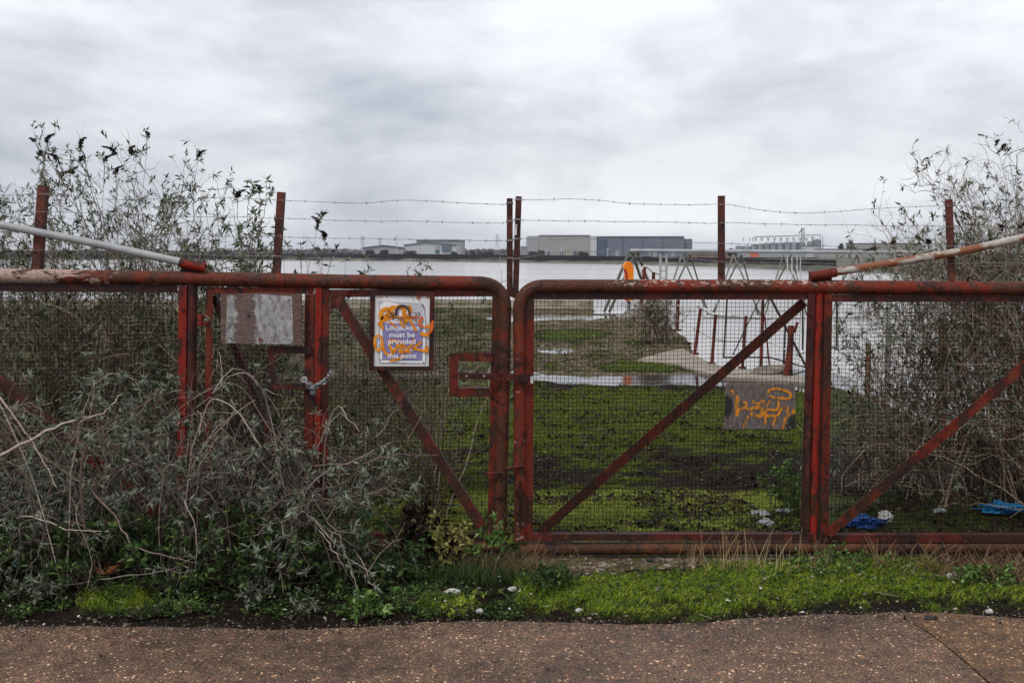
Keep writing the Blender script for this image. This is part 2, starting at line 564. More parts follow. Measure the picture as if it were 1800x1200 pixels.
def height(x, y):
    px, py = w2p(x, np.maximum(y, .5))
    gr, gv, ms, ap, pud = zone(px, py)
    h = -.02 + .03 * (fbm(x * 1.6, y * 1.6, 5, 3) - .5)
    h = h + .022 * (fbm(x * 9, y * 9, 6, 4) - .5) * (1 - ap)
    h = h + gr * .03 + ms * .012
    h = np.where(gv > .5, -.015 + .008 * (fbm(x * 30, y * 30, 9, 2) - .5), h)
    h = h + .012
    h = h * (1 - np.clip(pud, 0, 1)) - .032 * np.clip(pud, 0, 1)
    ky = interp(px, KERB)
    h = h * np.clip((ky - py) / 10, 0, 1) - .004 - .05 * np.clip((py - ky + 3) / 8, 0, 1)
    return h


def grid_sheet(xs, ys, mask=True):
    X, Y = np.meshgrid(xs, ys)
    Z = height(X, Y)
    px, py = w2p(X, Y)
    gr, gv, ms, ap, pud = zone(px, py)
    v = np.stack([X, Y, Z], -1).reshape(-1, 3)
    ny, nx = X.shape
    i = np.arange(ny * nx).reshape(ny, nx)
    f = np.stack([i[:-1, :-1], i[:-1, 1:], i[1:, 1:], i[1:, :-1]], -1).reshape(-1, 4)
    if mask:
        cxm = (X[:-1, :-1] + X[1:, 1:]).ravel() / 2
        cym = (Y[:-1, :-1] + Y[1:, 1:]).ravel() / 2
        f = f[land_inside(cxm, cym)]
    grit = np.clip((700 - py) / 40, 0, 1) * (py > 500) * .62 * (1 - ms)
    colr = np.stack([np.maximum(gr, ms * .9), np.maximum(np.maximum(gv, ap), grit), np.clip(pud + .5, 0, 1) * (ap < .3), np.ones_like(gr)], -1).reshape(-1, 4)
    return v, f, colr, ap.ravel()


m, t, b = mat('mossy_ground')
p = geo_pos(t)
att = t.n('ShaderNodeVertexColor', layer_name='zone')
sp = t.n('ShaderNodeSeparateColor', {0: att.outputs[0]})
n1 = t.noise(p, 9, 8, .7)
n2 = t.noise(p, 45, 5, .7)
soil = t.ramp(n2, [(.3, (.004, .003, .002)), (.5, (.013, .009, .006)), (.7, (.04, .028, .019))])
moss = t.ramp(n2, [(.3, (.012, .022, .003)), (.5, (.05, .08, .008)), (.68, (.17, .21, .025))])
vor = t.n('ShaderNodeTexVoronoi', {'Vector': p, 'Scale': 60.0})
gcol = t.ramp(t.n('ShaderNodeSeparateColor', {0: vor.outputs['Color']}).outputs[0], [(0, (.05, .034, .022)), (.5, (.13, .092, .062)), (.85, (.25, .19, .13)), (1, (.50, .43, .36))])
gv2 = t.n('ShaderNodeTexVoronoi', {'Vector': p, 'Scale': 9.0})
gcol = t.mix(t.ramp(t.n('ShaderNodeSeparateColor', {0: gv2.outputs['Color']}).outputs[0], [(.2, .75), (.7, 0)]), gcol, (.045, .032, .016))
gcol = t.mix(t.ramp(t.noise(p, 3.1, 7, .75), [(.46, 0), (.56, .75)]), gcol, (.085, .088, .020))
mossf = t.math('MULTIPLY', sp.outputs[0], t.ramp(n1, [(.34, .25), (.55, 1)]))
c = t.mix(mossf, soil, moss)
c = t.mix(t.ramp(t.math('ADD', sp.outputs[1], t.math('MULTIPLY', t.math('SUBTRACT', n1, .5), .9)), [(.45, 0), (.6, 1)]), c, gcol)
# shell and grit flecks
vf = t.n('ShaderNodeTexVoronoi', {'Vector': p, 'Scale': 22.0})
fl = t.math('LESS_THAN', vf.outputs[0], t.math('MULTIPLY', t.n('ShaderNodeSeparateColor', {0: vf.outputs['Color']}).outputs[1], .11))
fl = t.math('MULTIPLY', fl, t.math('GREATER_THAN', t.n('ShaderNodeSeparateColor', {0: vf.outputs['Color']}).outputs[0], .6))
c = t.mix(fl, c, (.42, .39, .36))
rg = t.ramp(sp.outputs[2], [(.3, .9), (.75, .35)])
setc(t, b, c, rg, t.math('ADD', n2, t.math('MULTIPLY', vor.outputs[0], .4)), .8, .03, .08)
M['ground'] = m

xs = np.arange(GX0, GX1 + .01, .035)
ys = np.arange(GY0, GY1 + .01, .035)
v1, f1, c1, _ = grid_sheet(xs, ys)
xs2 = np.arange(-24, 14, .12)
ys2 = np.concatenate([np.arange(GY1, 32.2, .12)])
v2, f2, c2, _ = grid_sheet(xs2, ys2)
g = MB().add(v1, f1, True).add(v2, f2, True)
# plain aprons around, beyond what the photo shows
nadd = 0


def quad(x0, x1, y0, y1, z=-.03):
    global nadd
    g.add([(x0, y0, z), (x1, y0, z), (x1, y1, z), (x0, y1, z)], [(0, 1, 2, 3)])
    nadd += 4


quad(-60, GX0, GY0, GY1)
quad(-60, -24, GY1, 32.1)
quad(GX1, 30, GY0, 6.9)
quad(-300, 300, -300, GY0, -.06)
quad(-300, -60, GY0, 32.1, -.06)
quad(30, 300, GY0, 6.9, -.06)
ground = g.build('ground', M['ground'])
ca = ground.data.color_attributes.new('zone', 'FLOAT_COLOR', 'POINT')
cc = np.concatenate([c1, c2, np.tile([0.1, 0, 0, 1], (nadd, 1))]).astype(np.float32)
ca.data.foreach_set('color', cc.ravel())
tag(ground, kind='structure')

# quay wall faces going down to the water
M['quay'] = m_simple('quay_concrete', (.10, .085, .07), (.26, .22, .18), 3, .85, (1, 1, .4), .4, .02)
q = MB()
e = EDGE
for i in range(len(e) - 1):
    a, b_ = e[i], e[i + 1]
    q.add([(a[0], a[1], -.02), (b_[0], b_[1], -.02), (b_[0] + .02, b_[1] + .05, -5), (a[0] + .02, a[1] + .05, -5)], [(0, 1, 2, 3)])
tag(q.build('quay_wall', M['quay']), kind='structure')

# puddles: flat water that fills the dips of the ground
m, t, b = mat('puddle_water')
setc(t, b, (.03, .028, .03), .06, t.noise(geo_pos(t), 14, 3), .06, .01, .6)
M['puddle'] = m
for (x0, x1, y0, y1) in ((880, 1440, 645, 696), (880, 1120, 604, 632), (700, 1160, 541.5, 566)):
    a = G(x0, y1)
    b_ = G(x1, y0)
    xa, xb = a[0] * 1.0, b_[0]
    pud = MB().add([(xa, a[1], -.021), (xb, a[1], -.021), (xb, b_[1], -.021), (xa, b_[1], -.021)], [(0, 1, 2, 3)])
    tag(pud.build('puddle', M['puddle']), kind='structure')

# concrete apron at the quay edge
m, t, b = mat('apron_concrete')
p = geo_pos(t)
setc(t, b, t.ramp(t.noise(p, 2.2, 7, .65), [(.3, (.10, .085, .06)), (.45, (.24, .20, .155)), (.7, (.36, .31, .25))]), .8, t.noise(p, 30, 4), .3, .01)
ap_px = [(1120, 634), (1150, 626), (1178, 618), (1200, 614.5), (1216.5, 623), (1240, 635.5), (1264, 644.5), (1318, 653.5), (1400, 661.5), (1450, 675.5),
         (1440, 682), (1400, 672), (1340, 668), (1300, 668), (1270, 664), (1225, 653), (1180, 641)]
apv = [(*G(x, y)[:2], .022) for x, y in ap_px]
apb = [(x, y, -.2) for x, y, _ in apv]
na = len(apv)
ap = MB()
cen = np.mean(np.array(apv), 0)
bmv = [*apv, *apb]
ap.add(bmv, [(i, (i + 1) % na, (i + 1) % na + na, i + na) for i in range(na)])
import bmesh
bm = bmesh.new()
vs = [bm.verts.new(p_) for p_ in apv]
bm.faces.new(vs)
bmesh.ops.triangulate(bm, faces=bm.faces[:])
bm.verts.index_update()
tri = [[v_.index for v_ in f.verts] for f in bm.faces]
ap.add([tuple(v_.co) for v_ in bm.verts], tri)
bm.free()
tag(ap.build('concrete_apron', m), kind='structure')

# ------------------------------------------------------------ road
def m_aggregate(name, tint, pale):
    m, t, b = mat(name)
    p = geo_pos(t)
    w = t.n('ShaderNodeMix', {0: .12, 4: p, 5: t.n('ShaderNodeTexNoise', {'Vector': p, 'Scale': 60.0}).outputs['Color']}, data_type='VECTOR').outputs[1]
    v1 = t.n('ShaderNodeTexVoronoi', {'Vector': p, 'Scale': 98.0, 'Randomness': 1.0})
    v2 = t.n('ShaderNodeTexVoronoi', {'Vector': p, 'Scale': 260.0})
    s1 = t.n('ShaderNodeSeparateColor', {0: v1.outputs['Color']})
    s2 = t.n('ShaderNodeSeparateColor', {0: v2.outputs['Color']})
    big = t.noise(p, 1.1, 5, .6)
    med = t.noise(p, 11, 6, .65)
    st1 = t.ramp(s1.outputs[0], [(0, (.022, .017, .014)), (.35, (.075, .052, .038)), (.6, (.14, .095, .068)), (.8, (.26, .12, .05)), (.88, pale), (1, (.66, .56, .46))])
    st2 = t.ramp(s2.outputs[1], [(0, (.03, .024, .02)), (.6, (.10, .075, .058)), (.93, (.17, .13, .10)), (1, pale)])
    keep = t.math('LESS_THAN', v1.outputs[0], t.math('MULTIPLY', s1.outputs[2], .72))
    keep = t.math('MULTIPLY', keep, t.math('GREATER_THAN', s1.outputs[1], .42))
    c = t.mix(keep, st2, st1)
    c = t.mix(t.ramp(med, [(.30, .75), (.55, 0)]), c, (.028, .021, .017))
    c = t.n('ShaderNodeMix', {0: 1.0, 6: c, 7: t.ramp(big, [(.36, tuple(x * .5 for x in tint)), (.5, tuple(x * .85 for x in tint)), (.64, tuple(x * 1.12 for x in tint))])}, data_type='RGBA', blend_type='MULTIPLY').outputs[2]
    hgt = t.math('ADD', t.math('MULTIPLY', v1.outputs[0], -1.0), t.math('MULTIPLY', t.noise(p, 120, 3), .6))
    setc(t, b, c, t.ramp(med, [(.35, .45), (.6, .8)]), hgt, .75, .006, .45)
    return m


M['road'] = m_aggregate('exposed_aggregate', (1.55, 1.2, .98), (.48, .38, .28))
M['slab'] = m_aggregate('brown_exposed_aggregate', (1.45, 1.05, .70), (.40, .30, .19))
kerb_px = [(-900, 1104), (-300, 1101), (0, 1101), (200, 1100), (380, 1103), (470, 1107), (600, 1104), (740, 1094), (840, 1091), (960, 1093), (1100, 1097),
           (1210, 1096), (1300, 1088), (1420, 1081), (1500, 1078), (1590, 1076)]
kerb2_px = [(1590, 1076), (1680, 1077), (1760, 1083), (1900, 1092), (2400, 1100)]
joint_px = [(1590, 1088), (1625, 1106), (1660, 1132), (1700, 1165), (1740, 1200), (1810, 1262)]


def wob(px, amp, s):
    out = []
    for (a, b_), (c_, d) in zip(px[:-1], px[1:]):
        n = max(2, int((c_ - a) / 14)) if c_ > a else 2
        for k in range(n):
            u = k / n
            x, y = a + (c_ - a) * u, b_ + (d - b_) * u
            out.append((x, y + amp * (fbm(np.float64(x / 30), np.float64(y / 30 + s), s, 3) - .5)))
    out.append(px[-1])
    return out


def road_sheet(name, far, near_pts, m, z=0.0):
    """far: px list left to right; near_pts: world XY continuing right to left"""
    top = [G(a, b_, z) for a, b_ in far] + [np.array((x, y, z)) for x, y in near_pts]
    bm = bmesh.new()
    vs = [bm.verts.new(p_) for p_ in top]
    f = bm.faces.new(vs)
    r = bmesh.ops.extrude_face_region(bm, geom=[f])
    for v_ in [x for x in r['geom'] if isinstance(x, bmesh.types.BMVert)]:
        v_.co.z -= .09
    bmesh.ops.recalc_face_normals(bm, faces=bm.faces[:])
    bmesh.ops.triangulate(bm, faces=bm.faces[:])
    me = bpy.data.meshes.new(name)
    bm.to_mesh(me)
    bm.free()
    me.materials.append(m)
    o = bpy.data.objects.new(name, me)
    COL.objects.link(o)
    return tag(o, kind='structure')


jw = [G(a, b_)[:2] for a, b_ in joint_px]
far1 = wob(kerb_px, 7, 2)
road_sheet('road', far1, [tuple(j - np.array((.006, 0))) for j in jw] + [(3.3, -40), (-40, -40), (-40, 4.55)], M['road'])
far2 = wob(kerb2_px, 7, 4)
road_sheet('concrete_slab', far2, [(40, 4.5), (40, -40), (3.32, -40)] + [tuple(j + np.array((.006, 0))) for j in jw[::-1]], M['slab'])

# ------------------------------------------------------------ river and far bank
m, t, b = mat('river_water')
p = geo_pos(t)
w1 = t.noise(t.mapping(p, (.35, 1.2, 1)), .9, 4, .6)
w2 = t.noise(t.mapping(p, (.004, .03, 1)), 1.0, 4, .6)
setc(t, b, t.ramp(w2, [(.44, (.22, .20, .19)), (.52, (.34, .32, .31)), (.60, (.40, .375, .37))]), .14, w1, .3, .35, .5)
b.inputs['IOR'].default_value = 1.33
M['river'] = m
RZ = -3.0
rv = MB().add([(-2500, 5, RZ), (2500, 5, RZ), (2500, 760, RZ), (-2500, 760, RZ)], [(0, 1, 2, 3)])
tag(rv.build('river', M['river']), kind='structure')
m, t, b = mat('far_bank')
p = geo_pos(t)
zc = t.n('ShaderNodeSeparateXYZ', {0: p}).outputs[2]
nb_ = t.noise(t.mapping(p, (1, 1, 3)), .06, 6, .7)
c = t.ramp(nb_, [(.35, (.035, .036, .022)), (.5, (.085, .078, .055)), (.65, (.17, .145, .115))])
setc(t, b, c, .9)
M['bank'] = m
shore = [(-2200, 456), (0, 456.5), (450, 457), (700, 458.5), (900, 461), (1050, 463.5), (1213, 467), (1330, 471.5), (1420, 476.5), (1500, 479), (1560, 481), (1700, 486), (2000, 494), (2600, 502)]
sh = wob(shore, 1.0, 5)
sh = [(a, min(b_, 500)) for a, b_ in sh]
bk = MB()
wl = np.array([G(a, b_, RZ) for a, b_ in sh])
n = len(wl)
dirs = wl[:, :2] / np.linalg.norm(wl[:, :2], axis=1, keepdims=True)
rows = [wl + [0, 0, -.3]]
for dist, z in ((9, -2.0), (18, -1.55), (26, -1.35), (60, -.9), (900, -.9), (6000, 0)):
    r_ = wl.copy()
    r_[:, :2] += dirs * dist
    r_[:, 2] = z + .12 * np.sin(np.arange(n) * 1.7 + dist)
    rows.append(r_)
V = np.concatenate(rows)
F = []
for k in range(len(rows) - 1):
    for i in range(n - 1):
        F.append((k * n + i, k * n + i + 1, (k + 1) * n + i + 1, (k + 1) * n + i))
bk.add(V, F, True)
tag(bk.build('far_bank', M['bank']), kind='structure')

# ------------------------------------------------------------ the gates
YG = 5.5
S = 5.56 / 1750       # metres per photo pixel in the gate plane


def pg(x, y, off=0.0):
    return P(x, y, YG + off)


def angle(mb, A, B, w, side=1, off=-.012, th=.006, depth=.045):
    """steel angle: face plate towards the road, flange going back on one side. A,B photo px, w px"""
    a, b_ = pg(*A, off), pg(*B, off)
    mb.box(a, b_, w=w * S, d=th)
    t = (b_ - a) / np.linalg.norm(b_ - a)
    s = np.cross(t, [0, 1, 0])
    o = s * side * (w * S / 2 - th / 2)
    o[1] += th / 2 + depth / 2 + .0005
    mb.box(a, b_, w=th, d=depth, off=o)
    return mb


def pipe_path(pts, r, sides=20):
    return MB().tubes(np.array(pts)[None], r, sides)


def bolt(mb, x, y, r=.009, off=-.02):
    c = pg(x, y, off)
    mb.tubes([[c + [0, -.008, 0], c + [0, .006, 0]]], r, 6, False)


gate_l = root('metal_gate', 'rusty red left gate leaf with a wicket door, lifejackets sign and buddleia growing over it', 'gate', (-1.6, YG, 0), 'pair of rusty yard gates')
gate_r = root('metal_gate', 'rusty red right gate leaf with two open mesh panels and view onto mossy ground', 'gate', (1.5, YG, 0), 'pair of rusty yard gates')

# top pipes with their bent ends
def arc(cx_, cy_, r_, a0, a1, n=9):
    return [(cx_ + r_ * math.cos(math.radians(a)), cy_ - r_ * math.sin(math.radians(a))) for a in np.linspace(a0, a1, n)]


wobx = np.linspace(-700, 845, 40)
lp = [(x, interp(x, [(-700, 478), (0, 485), (340, 489.5), (600, 495), (845, 498)])) for x in wobx] + arc(848, 537, 39, 82, 0) \
    + [(887, y) for y in np.linspace(545, 940, 12)]
lp = [(x if y < 560 else x - (y - 560) * .022, y) for x, y in lp]
rad = [12.6 if y < 505 and x < 850 else 11.6 for x, y in lp]
rad = np.array(rad) * S
pipe = MB().tubes(np.array([pg(*q_) for q_ in lp])[None], rad[None], 24)
pipe.build('top_pipe', M['rust_pipe_l'], gate_l)
rp = [(913.5 + (y - 540) * .004, y) for y in np.linspace(948, 548, 12)] + arc(952, 542, 38.5, 180, 98) \
    + [(x, interp(x, [(945, 503.5), (1300, 503.5), (1500, 505), (1800, 507), (2500, 512)])) for x in np.linspace(958, 2500, 44)]
rad = np.array([12.2 if x > 950 else 11.8 for x, y in rp]) * S
MB().tubes(np.array([pg(*q_) for q_ in rp])[None], rad[None], 24).build('top_pipe', M['rust_pipe_r'], gate_r)
# weld collar rings on the bends
MB().tubes([[pg(887.5, 541), pg(887.5, 544)]], 12.3 * S, 24).build('weld_collar', M['rust_red'], gate_l)
# bottom pipes
MB().tubes([[pg(-700, 955, .01), pg(880, 958, .01)]], 11.5 * S, 20).build('bottom_pipe', M['bottom_pipe'], gate_l)
MB().tubes([[pg(x, y, .01) for x, y in ((915, 964), (1200, 962.5), (1500, 961.5), (1800, 961), (2500, 962))]], 11.5 * S, 20).build('bottom_pipe', M['bottom_pipe'], gate_r)


def part(name, m, parent, fn, *a, **k):
    mb = MB()
    fn(mb, *a, **k)
    return mb.build(name, M[m], parent)


# --- left leaf frame
part('frame_rail', 'rust_dark', gate_l, angle, (-700, 499), (312, 507.5), 14, -1)
part('frame_rail', 'rust_dark', gate_l, angle, (-700, 938), (850, 945), 14, 1)
part('upright', 'rust_red', gate_l, angle, (321.5, 503), (317, 945), 14, 1, -.019)
MB().tubes([[pg(339, 497), pg(333, 948)]], 8.5 * S, 16).build('upright', M['rust_dark'], gate_l)
part('upright', 'rust_red', gate_l, angle, (560, 505), (556, 945), 11, 1, -.02)
part('upright', 'rust', gate_l, angle, (572.6, 505), (569, 945), 13, -1, -.014)
part('frame_rail', 'rust_brown', gate_l, angle, (579, 515.5), (868, 514.5), 13, -1, -.008)
part('upright', 'rust', gate_l, angle, (872.5, 509), (863, 945), 13.5, -1, -.017)
part('brace', 'rust_brown', gate_l, angle, (592, 524), (846, 925), 17, 1, -.046)
part('brace', 'rust', gate_l, angle, (-60, 622), (300, 925), 16, 1, -.046)
for x0, y0 in ((590, 518), (322, 545), (319, 732), (843, 514)):
    bm_ = MB()
    bolt(bm_, x0, y0, .011, -.028)
    bm_.build('bolt', M['rust_dark'], gate_l)
# gusset at the head of the brace
gm = MB()
gv_ = [pg(580, 509, -.034), pg(614, 509, -.034), pg(600, 536, -.034), pg(580, 545, -.034)]
gm.add(gv_ + [v_ + np.array([0, .005, 0]) for v_ in gv_], [(0, 3, 2, 1), (4, 5, 6, 7), (0, 1, 5, 4), (1, 2, 6, 5), (2, 3, 7, 6), (3, 0, 4, 7)])
gm.build('gusset_plate', M['rust_dark'], gate_l)

# --- right leaf frame
part('frame_rail', 'rust_dark', gate_r, angle, (927, 520.5), (1424, 521), 11.5, -1)
part('upright', 'rust', gate_r, angle, (932, 526.5), (929.5, 940), 14, -1, -.014)
part('frame_rail', 'rust_brown', gate_r, angle, (924, 944), (1424, 944), 12, 1, -.016)
part('upright', 'rust_dark', gate_r, angle, (1426.5, 515), (1413, 938), 13.5, 1, -.02)
MB().tubes([[pg(1440, 505), pg(1428.5, 952)]], 7.6 * S, 16).build('upright', M['rust_red'], gate_r)
part('upright', 'rust', gate_r, angle, (1456.5, 516), (1449, 940), 13.5, -1, -.02)
part('frame_rail', 'rust_dark', gate_r, angle, (1450, 524), (2500, 524), 13, -1, -.012)
part('frame_rail', 'rust_brown', gate_r, angle, (1441, 946), (2500, 946), 13, 1, -.016)
part('brace', 'rust_brown', gate_r, angle, (948, 936), (1413, 531), 17, -1, .03)
part('brace', 'rust', gate_r, angle, (1455, 938), (1880, 575), 17, -1, -.04)
for x0, y0 in ((1425, 552), (1421, 700), (1451, 915), (1790, 525), (932, 660), (1300, 944)):
    bm_ = MB()
    bolt(bm_, x0, y0, .010, -.03)
    bm_.build('bolt', M['rust_dark'], gate_r)
hk = MB().tubes([catmull([pg(1703, 502), pg(1701, 492), pg(1704, 487, -.02), pg(1709, 489, -.03)], 4)], .007, 8)
hk.build('hook', M['rust_dark'], gate_r)


# --- welded mesh
def wire_mesh(c, hole=None, pitch=.0222, r=.00118, off=0.0, seed=1, bulge=.01):
    """c: photo px corners tl,tr,br,bl ; hole: px rects left open"""
    tl, tr, br, bl = [pg(*k, off) for k in c]
    wd = np.linalg.norm(tr - tl)
    ht = np.linalg.norm(bl - tl)
    nu, nv = int(wd / pitch), int(ht / pitch)
    rg = np.random.default_rng(seed)

    def surf(u, v):
        p_ = (tl * (1 - u)[..., None] + tr * u[..., None]) * (1 - v)[..., None] + (bl * (1 - u)[..., None] + br * u[..., None]) * v[..., None]
        a = fbm(u * wd * 2.2, v * ht * 2.2, seed, 3) - .5
        b__ = fbm(u * wd * 2.6, v * ht * 2.6, seed + 9, 3) - .5
        env = np.clip(np.minimum(np.minimum(u, 1 - u) * wd, np.minimum(v, 1 - v) * ht) / .1, 0, 1)
        p_[..., 0] += a * .018 * env
        p_[..., 2] += b__ * .018 * env
        p_[..., 1] += (a + b__) * bulge * 2 * env
        return p_
    mb = MB()
    k = 4

    def keep(pth):
        if not hole:
            return [pth]
        px, py = w2p(pth[:, 0], pth[:, 1], pth[:, 2])
        okk = np.ones(len(pth), bool)
        for x0, y0, x1, y1 in hole:
            okk &= ~((px > x0) & (px < x1) & (py > y0) & (py < y1))
        out, cur = [], []
        for q_, o_ in zip(pth, okk):
            if o_:
                cur.append(q_)
            else:
                if len(cur) > 1:
                    out.append(np.array(cur))
                cur = []
        if len(cur) > 1:
            out.append(np.array(cur))
        return out
    for i in range(nu + 1):
        vv = np.linspace(0, 1, nv * 1 + 1)[::1 if hole else 3]
        for pth in keep(surf(np.full(len(vv), i / nu), vv)):
            mb.tubes(pth[None], r * rg.uniform(.8, 1.15), 4, False)
    for j in range(nv + 1):
        uu = np.linspace(0, 1, nu + 1)[::1 if hole else 3]
        for pth in keep(surf(uu, np.full(len(uu), j / nv)) + [0, .002, 0]):
            mb.tubes(pth[None], r * rg.uniform(.8, 1.15), 4, False)
    return mb


wire_mesh(((-700, 504), (316, 512), (311, 940), (-700, 935)), seed=3).build('wire_mesh', M['wire'], gate_l)
wire_mesh(((578, 520), (868, 520), (860, 942), (573, 942)), hole=[(806, 629, 866, 684)], seed=5).build('wire_mesh', M['wire'], gate_l)
wire_mesh(((936, 524), (1422, 525), (1409, 941), (934, 940)), seed=8, off=.0).build('wire_mesh', M['wire'], gate_r)
wire_mesh(((1461, 528), (2500, 528), (2500, 942), (1454, 942)), seed=11).build('wire_mesh', M['wire'], gate_r)


# letterbox frames
def flat_frame(x0, y0, x1, y1, w, m, parent, off=-.03, name='opening_frame'):
    mb = MB()
    angle(mb, (x0, y0 + w / 2), (x1, y0 + w / 2), w, -1, off - .0)
    angle(mb, (x0, y1 - w / 2), (x1, y1 - w / 2), w, 1, off - .0)
    angle(mb, (x0 + w / 2, y0 + w), (x0 + w / 2, y1 - w), w, -1, off - .003)
    return mb.build(name, M[m], parent)


flat_frame(790, 620, 866, 697, 15, 'rust', gate_l)
lt = MB()
lt.box(pg(806, 660, -.062), pg(938, 664, -.062), w=11 * S, d=.008)
lt.build('latch_bar', M['rust_dark'], gate_l)
for x0 in (820, 851, 886):
    bb = MB()
    bolt(bb, x0, 660.5, .006, -.066)
    bb.build('bolt', M['barb'], gate_l)
st_ = MB()
st_.box(pg(885.5, 652, -.073), pg(885.5, 676, -.073), w=3 * S, d=.01)
st_.build('latch_staple', M['rust_dark'], gate_l)
# lower sliding bolts
for a, b_ in (((855, 833), (880, 830)),):
    MB().tubes([[pg(*a, -.05), pg(*b_, -.05)]], 2.6 * S, 10).build('drop_bolt', M['rust'], gate_l)
MB().tubes([catmull([pg(872, 874, -.04), pg(882, 873, -.05), pg(890, 872, -.04)], 3)], 1.6 * S, 8).build('bolt_guide', M['rust_dark'], gate_l)
MB().tubes([[pg(887, 823, -.05), pg(920, 819, -.05)]], 2.6 * S, 10).build('drop_bolt', M['rust'], gate_r)
for yy in (862, 869, 900):
    MB().tubes([catmull([pg(907, yy, -.038), pg(914, yy + 1, -.055), pg(921, yy, -.038)], 3)], 1.5 * S, 8).build('bolt_guide', M['rust_dark'], gate_r)
MB().tubes([[pg(914, 845, -.05), pg(914, 925, -.05)]], 2.4 * S, 8).build('drop_rod', M['rust_dark'], gate_r)

# --- wicket door
wk = MB()
angle(wk, (362, 510), (552, 511), 11, -1, -.012)
angle(wk, (368.5, 516), (364, 925), 11.5, -1, -.015)
angle(wk, (541, 517), (538, 925), 9, 1, -.015)
angle(wk, (549, 517), (545.5, 925), 6.5, 1, -.022)
angle(wk, (360, 930), (548, 931), 11, 1, -.012)
wicket = wk.build('wicket_door', M['rust'], gate_l)


def sub(mb, name, m, parent):
    """sub-part below a part that sits at its thing's origin"""
    v = MB()
    o = mb.build(name, M[m])
    o.parent = parent
    off = Vector(parent.parent.location)
    for vv in o.data.vertices:
        vv.co -= off
    return o


bmx = MB()
angle(bmx, (374, 520), (470, 752), 10, 1, .012)
angle(bmx, (470, 752), (530, 915), 10, 1, .012)
sub(bmx, 'door_brace', 'rust_dark', wicket)
sub(wire_mesh(((372, 516), (543, 516), (540, 928), (368, 928)), hole=[(484, 621, 545, 673)], seed=15, off=.004), 'wire_mesh', 'wire', wicket)
mb = MB()
angle(mb, (472, 615), (548, 615), 12, -1, -.034)
angle(mb, (472, 679), (548, 679), 12, 1, -.034)
angle(mb, (478, 621.5), (478, 672.5), 12, -1, -.036)
sub(mb, 'opening_frame', 'rust_dark', wicket)
hg = MB()
hg.tubes([[pg(346, 556, -.02), pg(366, 556, -.02)]], .007, 8)
hg.tubes([[pg(346, 569, -.02), pg(366, 569, -.02)]], .007, 8)
hg.tubes([[pg(353, 552, -.03), pg(353, 573, -.03)]], .012, 10)
sub(hg, 'hinge', 'rust_red', wicket)

# --- barbed wire posts welded to the top pipes
def wire_post(px0, py0, px1, py1, w, parent, off=.0):
    mb = MB()
    a, b_ = pg(px0, py0, off), pg(px1, py1, off)
    mb.box(a, b_, w=w * S, d=.006)
    t_ = (b_ - a) / np.linalg.norm(b_ - a)
    s = np.cross(t_, [0, 1, 0])
    mb.box(a, b_, w=.006, d=w * S * .9, off=s * (w * S / 2 - .003) + np.array([0, w * S * .45 + .0036, 0]))
    return mb.build('wire_post', M['post'], parent)


wire_post(73.5, 326, 62.5, 476, 14.5, gate_l)
wire_post(493.5, 337.5, 484.5, 482, 12.5, gate_l)
wire_post(896, 348.5, 896, 522, 10.5, gate_l, .05)
wire_post(911.8, 345, 906, 524, 10.5, gate_r, .045)
wire_post(1268, 344, 1268, 494, 12.5, gate_r)
wire_post(1667.5, 350.5, 1673, 496, 13, gate_r)


def barbed(pts, parent, seed, r=.00075, off=-.012):
    rg = np.random.default_rng(seed)
    k = catmull([pg(x, y, off) for x, y in pts], 10)
    d = np.concatenate([[0], np.cumsum(np.linalg.norm(np.diff(k, axis=0), axis=1))])
    n_ = int(d[-1] / .012)
    s = np.linspace(0, d[-1], n_)
    q_ = np.stack([np.interp(s, d, k[:, i]) for i in range(3)], 1)
    q_[:, 2] += (fbm(s * 5, s * 0, seed, 3) - .5) * .010
    mb = MB()
    for ph in (0, math.pi):
        o = q_.copy()
        o[:, 2] += .0013 * np.sin(s * 130 + ph)
        o[:, 1] += .0013 * np.cos(s * 130 + ph)
        mb.tubes(o[None], r, 4, False)
    for x in np.arange(.03, d[-1], .083):
        c_ = np.array([np.interp(x + rg.uniform(-.006, .006), s, q_[:, i]) for i in range(3)])
        for z_ in range(2):
            dd = rg.normal(size=3)
            dd /= np.linalg.norm(dd)
            dd[0] *= .5
            mb.tubes([[c_ - dd * .011, c_ + dd * .010]], .0009, 4, False)
        mb.tubes([[c_ - [.004, 0, 0], c_ + [.004, 0, 0]]], .0022, 5, False)
    return mb.build('barbed_wire', M['barb'], parent)


barbed([(-300, 335), (-100, 345), (73, 341), (200, 352), (300, 349), (400, 348), (492, 352), (590, 356), (645, 357), (705, 352), (745, 353), (830, 358), (892, 360)], gate_l, 1)
barbed([(-300, 372), (-100, 375), (72, 372), (200, 377), (350, 381), (492, 384), (600, 387), (760, 390), (892, 393)], gate_l, 2)
barbed([(-300, 412), (70, 408), (250, 413), (490, 416), (700, 420), (892, 423)], gate_l, 3)
barbed([(-300, 438), (66, 440), (300, 446), (488, 451), (600, 454), (760, 457), (898, 454)], gate_l, 4)
barbed([(910, 351), (960, 350), (1010, 349), (1060, 352), (1120, 358), (1200, 360), (1266, 359), (1350, 371), (1420, 375), (1490, 371), (1560, 365), (1666, 362), (1800, 366), (2100, 360)], gate_r, 5)
barbed([(910, 386), (960, 388), (1100, 390), (1266, 392), (1400, 394), (1560, 397), (1668, 398), (1850, 404), (2100, 400)], gate_r, 6)
barbed([(905, 420), (960, 421), (1060, 420), (1150, 423), (1266, 427), (1420, 431), (1560, 433), (1669, 432), (2100, 436)], gate_r, 7)
barbed([(905, 455), (930, 451), (985, 443), (1050, 442), (1085, 448), (1110, 451), (1150, 450), (1266, 460), (1400, 463), (1670, 463), (2100, 460)], gate_r, 8)

